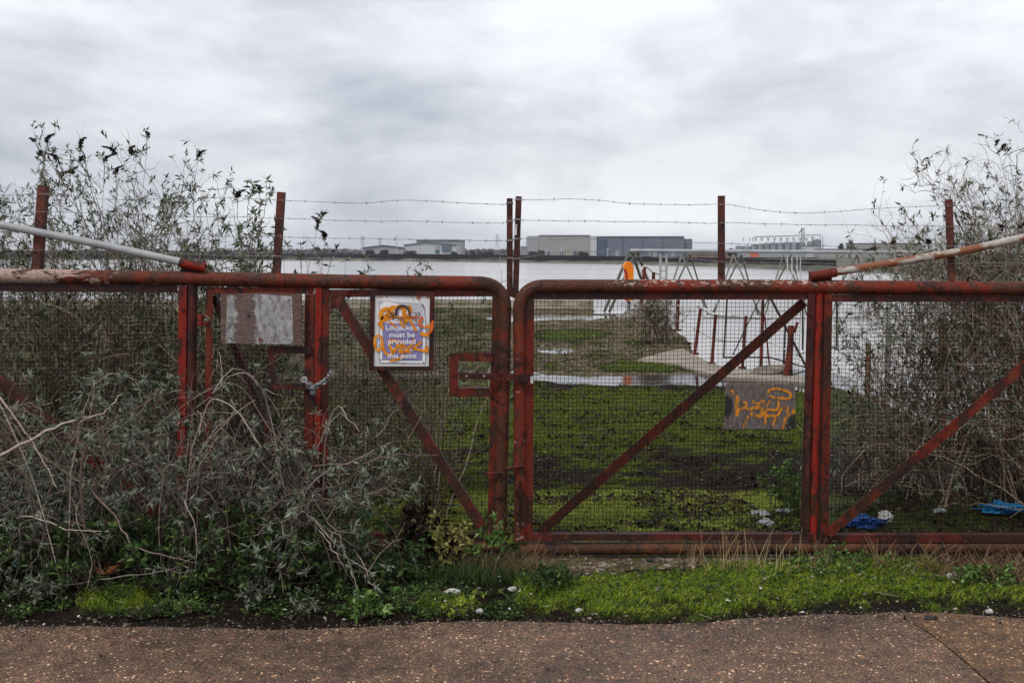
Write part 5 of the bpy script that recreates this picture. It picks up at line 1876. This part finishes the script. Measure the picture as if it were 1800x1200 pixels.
for i, (bx, zn, nn_, lab) in enumerate((((-250, 250), [(-200, 330, 640, 900, 1), (-100, 360, 880, 1080, .8)], 30, 'loose spray of long bare pale twigs at the far left in front of the gate'),
                                  ((250, 620), [(180, 420, 620, 800, .5), (200, 780, 770, 900, 1), (300, 760, 880, 1085, 1.2)], 42, 'loose spray of long bare twigs drooping to the road before the wicket door'))):
    front(lab, nn_, bx, (4.9, 5.36), zn, 4.6, 5.36, 50 + i, (lx(sum(bx) / 2, 5.1), 5.1, .0), lf=.12, twigs=3, tlen=.5, r0=.0042, arch=.9, wob_=.04)
# thick old boughs, each placed as in the photo
bough = [([(150, 960), (150, 790), (270, 700), (345, 690)], .009), ([(0, 800), (110, 745), (180, 725), (215, 690)], .0095), ([(20, 860), (120, 740), (260, 770), (400, 830)], .010),
         ([(470, 900), (530, 860), (580, 895), (585, 960), (560, 1000)], .010), ([(560, 860), (610, 848), (640, 815), (700, 800), (770, 800)], .007), ([(60, 790), (180, 880), (240, 960), (350, 990)], .008),
         ([(250, 780), (300, 860), (330, 930), (300, 1040)], .009), ([(530, 880), (620, 880), (690, 930), (710, 1010)], .006), ([(560, 930), (600, 990), (625, 1070)], .005),
         ([(480, 1060), (560, 1020), (600, 960), (660, 900)], .005), ([(100, 1060), (230, 1010), (350, 1000)], .005), ([(0, 700), (60, 780), (100, 860)], .008),
         ([(390, 900), (340, 820), (400, 740), (450, 700)], .007), ([(300, 1070), (400, 1050), (470, 1035), (560, 1010)], .005), ([(455, 1065), (530, 990), (560, 900)], .005)]
bo_ = root('buddleia', 'old thick bare boughs arching low over the verge in front of the left gate leaf', 'shrub', (lx(300, 5.0), 5.0, 0))
k = MB()
r2 = np.random.default_rng(77)
for pts_, r_ in bough:
    n_ = len(pts_)
    Ys = 4.98 + .16 * np.sin(np.linspace(0, 2.4, n_) + r2.uniform(0, 6))
    q_ = np.array([P(x, y, Y_) for (x, y), Y_ in zip(pts_, Ys)])
    q_[:, 2] = np.maximum(q_[:, 2], .01)
    c_ = catmull(q_, 7)
    c_ += (r2.normal(size=c_.shape) * .004)
    k.tubes(c_[None], np.linspace(r_, r_ * .4, len(c_)) * .72, 8)
k.build('boughs', M['stem_front'], bo_)
b0 = np.stack([r2.uniform(lx(-250, 5), lx(700, 5), 260), r2.uniform(4.85, 5.4, 260), np.full(260, 0.0)], 1)
t0 = b0 + np.stack([r2.normal(0, .22, 260), r2.normal(-.06, .14, 260), r2.uniform(.06, .42, 260)], 1)
shrub('undergrowth', 'dark green leafy undergrowth on the verge below the sprawling buddleias', 'undergrowth', (lx(250, 5.1), 5.1, 0), b0, t0, r2, arch=.08, r0=.003,
      twigs=3, tlen=.12, leafn=5, leaflen=.045, ms='stem_brown', ml='dark_leaf', wob_=.02, K=7, wr=.4, lf=.8)

# --- right, behind the gate
rg = np.random.default_rng(202)
b0 = bases_xy(rg, 62, lx(1780, 7.2), lx(2000, 7.2), 6.6, 7.8, 6)
t0 = tips_px(rg, 62, [(1740, 1900, 210, 300, .6), (1610, 1800, 285, 360, .7), (1640, 1950, 330, 470, 2), (1560, 1760, 380, 500, 1.6)], 6.4, 8.2)
shrub('buddleia', 'tall bare twigged buddleia rising behind the right gate leaf to the top right', 'shrub', (lx(1850, 7.2), 7.2, 0), b0, t0, rg,
      arch=.35, r0=.0075, twigs=15, tlen=.42, leafn=3, leaflen=.05, heads=5, ms='stem_pale', ml='olive_leaf', sub2=2, lf=.35, tipleaf=4, updir=.3)
b0 = bases_xy(rg, 72, lx(1600, 7.0), lx(1900, 7.0), 6.3, 7.8, 7)
t0 = tips_px(rg, 72, [(1540, 1860, 395, 500, 1.6), (1470, 1860, 480, 660, 1.5)], 6.2, 8.0)
shrub('buddleia', 'dense pale twiggy bush behind the right mesh, reaching over the top pipe', 'shrub', (lx(1750, 7.0), 7.0, 0), b0, t0, rg,
      arch=.35, r0=.0055, twigs=11, tlen=.62, leafn=3, leaflen=.055, heads=3, ms='stem_pale', ml='sage_back', sub2=2, lf=.12, tipleaf=5, updir=.1, wob_=.10, tmin=.35)
b0 = bases_xy(rg, 95, lx(1480, 6.9), lx(1950, 6.9), 5.9, 7.8, 12)
t0 = tips_px(rg, 95, [(1462, 1600, 600, 900, 1.2), (1465, 1850, 560, 760, 1), (1465, 1900, 700, 930, 1.4)], 5.8, 7.6)
b1 = bases_xy(rg, 34, lx(1720, 7.0), lx(1840, 7.0), 6.4, 7.4, 4)
t1 = tips_px(rg, 34, [(1490, 1640, 405, 500, 1), (1470, 1620, 480, 600, .8)], 6.3, 7.4)
shrub('buddleia', 'long bare twigs reaching left over the top pipe towards the stay socket', 'shrub', (lx(1780, 7.0), 7.0, 0), b1, t1, rg,
      arch=.9, r0=.005, twigs=9, tlen=.45, leafn=3, leaflen=.05, heads=4, ms='stem_pale', ml='sage_back', sub2=2, lf=.25, tipleaf=5, updir=.05, wob_=.07, tmin=.4)
shrub('bramble', 'dark bramble thicket filling the lower half behind the right mesh', 'bramble', (lx(1700, 6.8), 6.8, 0), b0, t0, rg,
      arch=.55, r0=.006, twigs=8, tlen=.6, leafn=5, leaflen=.055, ms='stem_pale', ml='sage_back', sub2=2, lf=.2, tipleaf=6, wob_=.09)
b0 = bases_xy(rg, 10, lx(1365, 6.3), lx(1415, 6.3), 6.1, 6.5, 3)
t0 = tips_px(rg, 10, [(1350, 1420, 800, 880)], 6.0, 6.5)
shrub('weed', 'bright green leafy weed behind the mesh beside the right upright', 'weed', (lx(1390, 6.3), 6.3, 0), b0, t0, rg,
      arch=.05, r0=.004, twigs=7, tlen=.14, leafn=8, leaflen=.04, ms='stem_brown', ml='lime_leaf', lf=.9, wr=.4)
# twiggy bush on the quay edge near the red posts
b0 = np.array([G(x, 600) for x in rg.uniform(1130, 1185, 26)]) + rg.normal(0, .1, (26, 3)) * [1, 2, 0]
t0 = np.array([P(x, y, 19) for x, y in zip(rg.uniform(1118, 1178, 26), rg.uniform(528, 575, 26))])
shrub('dead_bush', 'dead brown bush on the quay edge at the left of the red guard posts', 'bush', tuple(G(1155, 605)), b0, t0, rg,
      arch=.2, r0=.010, twigs=12, tlen=.6, leafn=2, leaflen=.06, ms='stem_pale', ml='litter_pale', sub2=3, lf=.3)

# --- weeds at the foot of the gate
def weed(name, label, px, py, n_, hpx, spread, ml, seed, ll=.05, ms='stem_brown', tw=3, **k):
    r3 = np.random.default_rng(seed)
    c_ = G(px, py)
    s_ = c_[1] / 1750
    b_ = c_ + r3.normal(0, .02, (n_, 3)) * [1, 1, 0]
    a = r3.uniform(0, 2 * math.pi, n_)
    t_ = c_ + np.stack([np.cos(a) * spread * r3.uniform(.2, 1, n_), np.sin(a) * spread * .5, hpx * s_ * r3.uniform(.5, 1, n_)], 1)
    d = dict(arch=.04, r0=.003, twigs=tw, tlen=.09, leafn=6, leaflen=ll, ms=ms, ml=ml, K=8, wob_=.015, wr=.42, tipleaf=6)
    d.update(k)
    return shrub(name, label, 'weed', tuple(c_), b_, t_, r3, **d)


weed('weed', 'light green leafy weed growing up against the two centre posts', 868, 1000, 6, 105, .08, 'lime_leaf', 1, ll=.05, lf=.7)
weed('weed', 'yellowing leafy weed left of the centre posts at the foot of the brace', 785, 985, 9, 75, .14, 'yellow_leaf', 2)
weed('weed', 'tall dark leafed dock stem with brown leaves under the brace', 740, 985, 10, 110, .16, 'litter_dark', 3, ll=.06)
weed('weed', 'green weed with pointed leaves on the verge left of the mossy patch', 700, 1030, 12, 45, .16, 'dark_leaf', 4, ll=.045)
weed('weed', 'low pale green weed rosette at the road edge below the twigs', 640, 1085, 9, 22, .12, 'lime_leaf', 5, ll=.035)
weed('weed', 'small weed at the left end of the bright grass verge', 955, 1035, 14, 35, .18, 'dark_leaf', 6, ll=.035)
weed('weed', 'broad leafed green weed on the verge near the right gate uprights', 1480, 1003, 18, 16, .36, 'lime_leaf', 7, ll=.028)
weed('weed', 'light leafed weed at the right edge of the verge', 1745, 1030, 14, 24, .22, 'lime_leaf', 8, ll=.035)
weed('weed', 'grey green weed close to the road at the far left', 60, 1060, 9, 36, .15, 'olive_leaf', 9, ll=.045, tw=2)
weed('weed', 'grey green star leafed weed near the road under drooping twigs', 450, 1055, 7, 24, .14, 'olive_leaf', 10, ll=.04, tw=2)
for i, (x, y) in enumerate(((330, 1075), (250, 1085), (540, 1078), (720, 1066), (810, 1080))):
    weed('weed', 'tiny weed at the left road edge, %s of five' % ['second from the left', 'leftmost', 'middle one', 'fourth from the left', 'rightmost'][i], x, y, 9, 16, .10, ['lime_leaf', 'dark_leaf', 'sage', 'lime_leaf', 'moss'][i], 40 + i, ll=.02, tw=2, group='tiny weeds by the road')

# --- dry grass tufts
def tuft(label, px, py, n_, h, sprd, m_, seed, name='grass_tuft', w=.0016, lean=.5):
    r3 = np.random.default_rng(seed)
    c_ = G(px, py)
    pos = c_ + r3.normal(0, 1, (n_, 3)) * [sprd, sprd * .45, 0]
    k = MB()
    a = r3.uniform(0, 6.28, n_)
    hh = h * r3.uniform(.4, 1.15, n_)
    ln = hh * lean * r3.uniform(.2, 1, n_)
    end = pos + np.stack([np.cos(a) * ln, np.sin(a) * ln * .7, hh], 1)
    mid = (pos * .5 + end * .5) + np.stack([-np.cos(a) * ln * .25, 0 * ln, hh * .08], 1)
    p_ = bez(pos, mid, end, 6)
    k.tubes(p_, (w * r3.uniform(.6, 1.2, n_))[:, None] * np.linspace(1, .35, 6)[None], 3, False)
    o = k.build(name, M[m_], None, c_)
    return tag(o, label, 'grass', 'tufts of dry grass')


tuft('tall straw coloured grass stalks in front of the bottom pipe, left tuft', 1215, 1003, 16, .14, .035, 'dry', 1)
tuft('tall straw coloured grass tuft rising over the bottom frame, the thickest one', 1300, 1006, 70, .22, .13, 'dry', 2)
tuft('sparse straw coloured stalks below the two uprights of the right gate', 1432, 1003, 14, .19, .02, 'dry', 3)
tuft('short split straw stalks just right of the right gate uprights', 1447, 1000, 14, .12, .02, 'dry', 4)
tuft('straw stalks leaning left in front of the right bottom pipe', 1545, 1000, 14, .2, .012, 'dry', 5, lean=.6)
tuft('small sheaf of straw stalks right of the leaning ones', 1568, 996, 14, .1, .01, 'dry', 6)
tuft('brown thatch of dead grass at the foot of the centre posts', 905, 1003, 420, .11, .16, 'brown_thatch', 7, w=.0014, lean=1.2)
tuft('dark olive clump of grass left of the brown thatch', 850, 1015, 700, .085, .17, 'dark_leaf', 8, w=.0015, lean=1.0)
tuft('brown tangle of dead stalks under the bottom pipe at the far right', 1710, 1008, 560, .11, .26, 'brown_thatch', 9, w=.0018, lean=1.6)
tuft('brown tangle of dead stalks at the right edge of the verge', 1790, 1020, 260, .13, .14, 'brown_thatch', 10, w=.0018, lean=1.5)
tuft('bright green tuft of long grass on the left verge near the road', 215, 1055, 200, .06, .13, 'field_moss', 11, w=.0018, lean=.9)

# --- grass and moss
rg = np.random.default_rng(303)


def scatter(n, x0, x1, y0, y1):
    pts_ = np.stack([rg.uniform(x0, x1, n), rg.uniform(y0, y1, n)], 1)
    px, py = w2p(pts_[:, 0], pts_[:, 1])
    return pts_, px, py


pts_, px, py = scatter(420000, -3.2, 4.4, 4.55, 5.75)
gr, gv, ms, ap_, pd_ = zone(px, py)
dens = gr * np.clip(fbm(px / 16, py / 6, 8, 3) * 2.6 - .6, .12, 1)
sel = rg.random(len(px)) < dens * .55
pts_ = pts_[sel]
z_ = height(pts_[:, 0], pts_[:, 1])
pos = np.column_stack([pts_, z_ - .003])
big_ = fbm(pts_[:, 0] * 3, pts_[:, 1] * 5, 12, 3)
k = MB()
isg = rg.random(len(pos)) < np.clip(big_ * 3 - 1.05, .15, .9)
n_ = isg.sum()
k.blades(pos[isg], rg.uniform(.010, .038, n_) * (0.4 + big_[isg]), rg.uniform(.3, 1.2, n_), rg.uniform(.0012, .0022, n_), rg)
tag(k.build('verge_grass', M['grass']), kind='stuff')
k = MB()
n_ = (~isg).sum()
k.blades(pos[~isg], rg.uniform(.008, .022, n_), rg.uniform(.3, 1.3, n_), rg.uniform(.0014, .0026, n_), rg)
tag(k.build('verge_moss', M['moss']), kind='stuff')
# small clover-like leaves through the verge and the dark soil to the left
pts_, px, py = scatter(30000, -3.4, 4.4, 4.55, 5.75)
gr, gv, ms, ap_, pd_ = zone(px, py)
kerb_y = interp(px, kerb_px[2:] + kerb2_px[1:])
wgt = np.where(px < 920, .6 * np.clip(fbm(px / 40, py / 10, 33, 3) * 4 - 1.3, 0, 1), .10 * np.clip(gr * 2, 0, 1)) * (py < kerb_y - 5)
sel = rg.random(len(px)) < wgt
pts_ = pts_[sel]
pos = np.repeat(np.column_stack([pts_, height(pts_[:, 0], pts_[:, 1])]), 5, axis=0)
n_ = len(pos)
pos[:, 2] += rg.uniform(.002, .03, n_)
d = rg.normal(size=(n_, 3))
d[:, 2] = np.abs(d[:, 2]) * .35
tag(MB().leaves(pos + d * .006, d, rg.uniform(.008, .028, n_), .5, .2, rg).build('ground_cover', M['dark_leaf']), kind='stuff')

# the mossy field beyond the gate: tufts scaled with distance
k = MB()
k2 = MB()
km = MB()
for (y0, y1, n_, sc__) in ((5.7, 7.05, 190000, 1.0), (7.05, 10, 190000, 1.3), (10, 14, 130000, 1.8), (14, 20, 90000, 2.6), (20, 29, 60000, 3.8)):
    xa = -y1 * .2 - .4
    n_ = int(n_ * (1.35 if y0 < 12 else 1))
    pts_, px, py = scatter(n_, xa, y1 * (.52 if y0 < 12 else .32) + .4, y0, y1)
    ok = land_inside(pts_[:, 0], pts_[:, 1])
    gr, gv, ms, ap_, pd_ = zone(px, py)
    cl_ = np.clip(fbm(pts_[:, 0] * 7, pts_[:, 1] * 7, 14, 3) * 3 - .9, .05, 1)
    sel = ok & (rg.random(n_) < np.clip(ms * cl_ * (1.5 if y0 < 6 else .8) + .02, 0, 1) * (1 - ap_) * (pd_ < 0))
    p2 = pts_[sel]
    pos = np.column_stack([p2, height(p2[:, 0], p2[:, 1]) - .002])
    m_ = len(pos)
    (km if y0 < 6 else k).blades(pos, rg.uniform(.006, .020, m_) * sc__ ** .6, rg.uniform(.3, 1.4, m_), rg.uniform(.0013, .0028, m_) * sc__ ** .8, rg)
    # rotting leaves and debris lying on top
    cl2_ = np.clip(fbm(pts_[:, 0] * 4, pts_[:, 1] * 5, 24, 3) * 4 - 1.6, 0, 1)
    sel = ok & (rg.random(n_) < cl2_ * .07 * (1 - ap_) * (pd_ < .2))
    p2 = pts_[sel]
    pos = np.column_stack([p2, height(p2[:, 0], p2[:, 1]) + .01])
    m_ = len(pos)
    d = rg.normal(size=(m_, 3))
    d[:, 2] *= .25
    k2.leaves(pos, d, rg.uniform(.015, .045, m_) * sc__ ** .5, .55, .3, rg)
tag(km.build('near_moss', M['near_moss']), kind='stuff')
tag(k.build('field_moss_tufts', M['field_moss']), kind='stuff')
tag(k2.build('leaf_litter', M['litter_dark']), kind='stuff')

# pale flecks: shells, twigs and dead leaves, thick on the verge, thin in the field
k = MB()
pts_, px, py = scatter(7000, -3.4, 4.5, 4.45, 5.7)
w_ = (py < interp(px, kerb_px[2:] + kerb2_px[1:]) + 4) * (.08 + .16 * np.clip(fbm(px / 60, py / 12, 44, 3) * 4 - 1.8, 0, 1))
sel = rg.random(len(px)) < w_
p2 = pts_[sel]
pos = np.column_stack([p2, np.maximum(height(p2[:, 0], p2[:, 1]), 0) + .012])
m_ = len(pos)
d = rg.normal(size=(m_, 3))
d[:, 2] *= .15
k.leaves(pos, d, rg.uniform(.01, .036, m_), .45, .35, rg)
pts_, px, py = scatter(60000, -4.5, 9, 5.7, 27)
sel = land_inside(pts_[:, 0], pts_[:, 1]) & (rg.random(len(px)) < .09)
p2 = pts_[sel]
pos = np.column_stack([p2, height(p2[:, 0], p2[:, 1]) + .014])
m_ = len(pos)
d = rg.normal(size=(m_, 3))
d[:, 2] *= .15
k.leaves(pos, d, rg.uniform(.008, .026, m_) * (pos[:, 1] / 7) ** .55, .4, .35, rg)
# on the road
pts_, px, py = scatter(160, -3, 3, 3.8, 4.6)
pos = np.column_stack([pts_, np.full(160, .004)])
d = rg.normal(size=(160, 3))
d[:, 2] *= .1
k.leaves(pos, d, rg.uniform(.006, .018, 160), .4, .2, rg)
tag(k.build('pale_leaf_litter', M['litter_pale']), kind='stuff')

# grit and crumbled concrete along the road edge
m_ = 5200
ux = rg.uniform(-3.1, 3.1, m_)
kpx, kpy = w2p(ux, np.full(m_, 4.6))
kyy = interp(kpx, KERB)
gy = np.array([G(a, b_)[1] for a, b_ in zip(kpx, kyy)]) + rg.normal(0, .055, m_) - np.abs(rg.normal(0, .02, m_))
far_ = rg.random(m_) < .30
gy = np.where(far_, rg.uniform(3.75, 4.6, m_), gy)
sz = rg.uniform(.0018, .0055, m_) * np.where(rg.random(m_) < .04, 2.2, 1)
px_, py_ = w2p(ux, gy)
hz_ = np.where(py_ > interp(px_, KERB), .001, height(ux, gy))
cen = np.stack([ux, gy, hz_ + sz * .3], 1)
oc = np.array([[1, 0, 0], [-1, 0, 0], [0, 1, 0], [0, -1, 0], [0, 0, .7], [0, 0, -.7]], float)
V_ = cen[:, None] + oc[None] * (sz[:, None] * rg.uniform(.6, 1.3, (m_, 6)))[:, :, None] + rg.normal(0, .22, (m_, 6, 3)) * sz[:, None, None]
F_ = np.array([[0, 2, 4], [2, 1, 4], [1, 3, 4], [3, 0, 4], [2, 0, 5], [1, 2, 5], [3, 1, 5], [0, 3, 5]])[None] + (np.arange(m_) * 6)[:, None, None]
M['grit'] = m_leaf('grit', [(0, (.03, .024, .02)), (.6, (.13, .10, .08)), (.93, (.24, .19, .15)), (1, (.42, .38, .33))], trans=0)
tag(MB().add(V_.reshape(-1, 3), F_.reshape(-1, 3)).build('grit', M['grit']), kind='stuff')

# --- stones, litter and bags
M['stone'] = m_simple('pale_stone', (.24, .22, .20), (.58, .56, .53), 60, .8)
M['bag_blue'] = m_simple('blue_plastic_bag', (.006, .10, .24), (.02, .24, .48), 14, .4)
M['bag_navy'] = m_simple('dark_blue_plastic_bag', (.005, .03, .12), (.01, .07, .24), 5, .35)
M['bag_white'] = m_simple('white_plastic', (.20, .20, .20), (.62, .64, .67), 9, .4)
M['teal'] = m_simple('teal_plastic', (.02, .30, .35), (.05, .45, .5), 9, .4)
M['orange_leaf'] = m_simple('orange_brown_leaf', (.20, .07, .02), (.42, .16, .05), 30, .7)


def lump(name, label, cat, px, py, wpx, hpx, m_, seed, rough=.6, dz=0.0, group=None, flat=1.0, y=None):
    bmm = bmesh.new()
    bmesh.ops.create_icosphere(bmm, subdivisions=4 if wpx > 40 else 3, radius=1)
    bmm.verts.index_update()
    V_ = np.array([v_.co[:] for v_ in bmm.verts])
    s_ = 2.2
    dsp = fbm(V_[:, 0] * s_ + seed, V_[:, 1] * s_ + V_[:, 2] * 3.1 + seed * 2, seed, 4) - .5
    crs = np.abs(fbm(V_[:, 0] * 4 + V_[:, 2] * 3 + seed, V_[:, 1] * 4 - V_[:, 2] * 2, seed + 5, 3) - .5)
    V_ *= (1 + rough * dsp + rough * .9 * crs)[:, None]
    V_[:, 2] = np.maximum(V_[:, 2], -.45)
    c_ = G(px, py)
    s_ = c_[1] / 1750
    V_ = V_ * [wpx / 2 * s_, wpx / 2 * s_ * .6 * flat, hpx / 2 * s_ * 1.2] + c_ + [0, 0, hpx * s_ * .27 + dz]
    k = MB()
    k.add(V_, [[v_.index for v_ in f_.verts] for f_ in bmm.faces], rough < .5)
    bmm.free()
    return tag(k.build(name, M[m_], None, c_), label, cat, group)


lump('stone', 'white stone on the mossy patch left of the centre', 'stone', 795, 1044, 30, 11, 'stone', 3, .4)
lump('stone', 'flat white stone at the left end of the bright grass', 'stone', 905, 1037, 24, 8, 'stone', 4, .5)
lump('stone', 'small pale pebble near the road edge below the centre posts', 'stone', 843, 1076, 14, 9, 'stone', 5, .5)
lump('stone', 'cream pebble at the front edge of the bright grass', 'stone', 1018, 1075, 14, 8, 'stone', 6, .4)
lump('stone', 'round grey pebble on the bright grass towards the right', 'stone', 1277, 1048, 14, 9, 'stone', 7, .4)
lump('stone', 'oval white pebble on the road edge at the far right', 'stone', 1739, 1077, 14, 9, 'stone', 8, .3)
lump('stone', 'dark clod lying on the road at the right by the slab joint', 'stone', 1636, 1087, 20, 7, 'black_steel', 9, .9)
lump('stone', 'dark stone on the gravel strip under the bottom pipe', 'stone', 1142, 985, 14, 6, 'black_steel', 12, .6)
lump('plastic_scrap', 'crumpled white plastic scrap on the right verge near the brown tangle', 'litter', 1675, 1020, 24, 13, 'bag_white', 13, 1.2)
lump('plastic_scrap', 'white plastic scrap behind the mesh beside the green weed', 'litter', 1335, 905, 34, 9, 'bag_white', 14, 1.0)
lump('plastic_scrap', 'pale blue crushed plastic bottle behind the mesh', 'litter', 1378, 900, 24, 8, 'bag_white', 15, .8)
lump('plastic_scrap', 'white plastic tub half hidden behind the mesh, below the others', 'litter', 1345, 922, 26, 12, 'bag_white', 16, .8)
lump('plastic_bag', 'dark blue plastic bag behind the bottom of the right brace', 'bag', 1518, 925, 54, 20, 'bag_navy', 17, 1.5)
lump('plastic_bag', 'bright blue plastic bag lying behind the right mesh near the edge', 'bag', 1762, 902, 72, 14, 'bag_blue', 18, 1.4, dz=.02)
lump('plastic_scrap', 'brown and white wrapper beside the dark blue bag', 'litter', 1556, 915, 26, 18, 'litter_pale', 19, 1.1)
lump('plastic_scrap', 'small white scrap lying under the right bramble', 'litter', 1650, 900, 20, 10, 'bag_white', 20, 1.0)
lump('wrapper', 'teal and white plastic wrapper caught in twigs at the far left', 'litter', 31, 1012, 13, 16, 'teal', 21, 1.2, dz=.05)
lf_ = G(185, 1020)
k = MB()
for a in (-.9, -.4, 0, .4, .9):
    k.leaves(np.array([lf_ + [0, 0, .04]]), np.array([[math.sin(a) + .4, .1, .25 * math.cos(a)]]), .085, .42, .35, rg)
k.leaves(np.array([lf_ + [.02, 0, .035]]), np.array([[-1, .1, .0]]), .07, .3, .35, rg)
tag(k.build('dead_leaf', M['orange_leaf'], None, lf_), 'large orange brown dead leaf lying in the dark hollow at the left', 'leaf')
k = MB()
for x_, y_, a in ((727, 487, .5), (731, 486, -.3)):
    k.leaves(np.array([pg(x_, y_, -.0) + [0, 0, .003]]), np.array([[math.cos(a), 0, .5 + a]]), .035, .4, .5, rg)
tag(k.build('dead_leaf', M['litter_dark'], None, pg(727, 487)), 'curled dark dead leaf resting on top of the left gate pipe', 'leaf')
for i, (x0, y0, x1, y1, lab) in enumerate(((1225, 1100, 1270, 1085, 'forked brown twig on the road edge in the middle'), (1540, 1088, 1570, 1084, 'straight brown twig on the road at the right'),
                                           (1535, 1044, 1580, 1052, 'pale straight stick among white leaves on the right verge'), (700, 1110, 725, 1108, 'short dark twig on the road left of centre'))):
    a, b_ = G(x0, y0), G(x1, y1)
    q_ = np.linspace(a, b_, 6) + [0, 0, .012]
    q_[1:-1, 1] += rg.normal(0, .008, 4)
    k = MB().tubes(q_[None], np.linspace(.004, .002, 6), 6)
    if i == 0:
        k.tubes([[q_[3], q_[3] + [-.06, .03, .01]]], .002, 5)
    tag(k.build('fallen_twig', M['stem' if i == 2 else 'stem_brown'], None, a), lab, 'twig')

# ------------------------------------------------------------ haze over the river
m = bpy.data.materials.new('haze')
m.use_nodes = True
H = NT(m.node_tree)
m.node_tree.nodes.clear()
pvn = H.n('ShaderNodeVolumePrincipled', {'Color': (.86, .90, 1.0), 'Density': .00008, 'Anisotropy': .2})
ho = H.n('ShaderNodeOutputMaterial')
H.t.links.new(pvn.outputs[0], ho.inputs['Volume'])
hz = MB().cube((-3200, -420, -7), (3200, 7500, 62))
tag(hz.build('haze', m), kind='stuff')
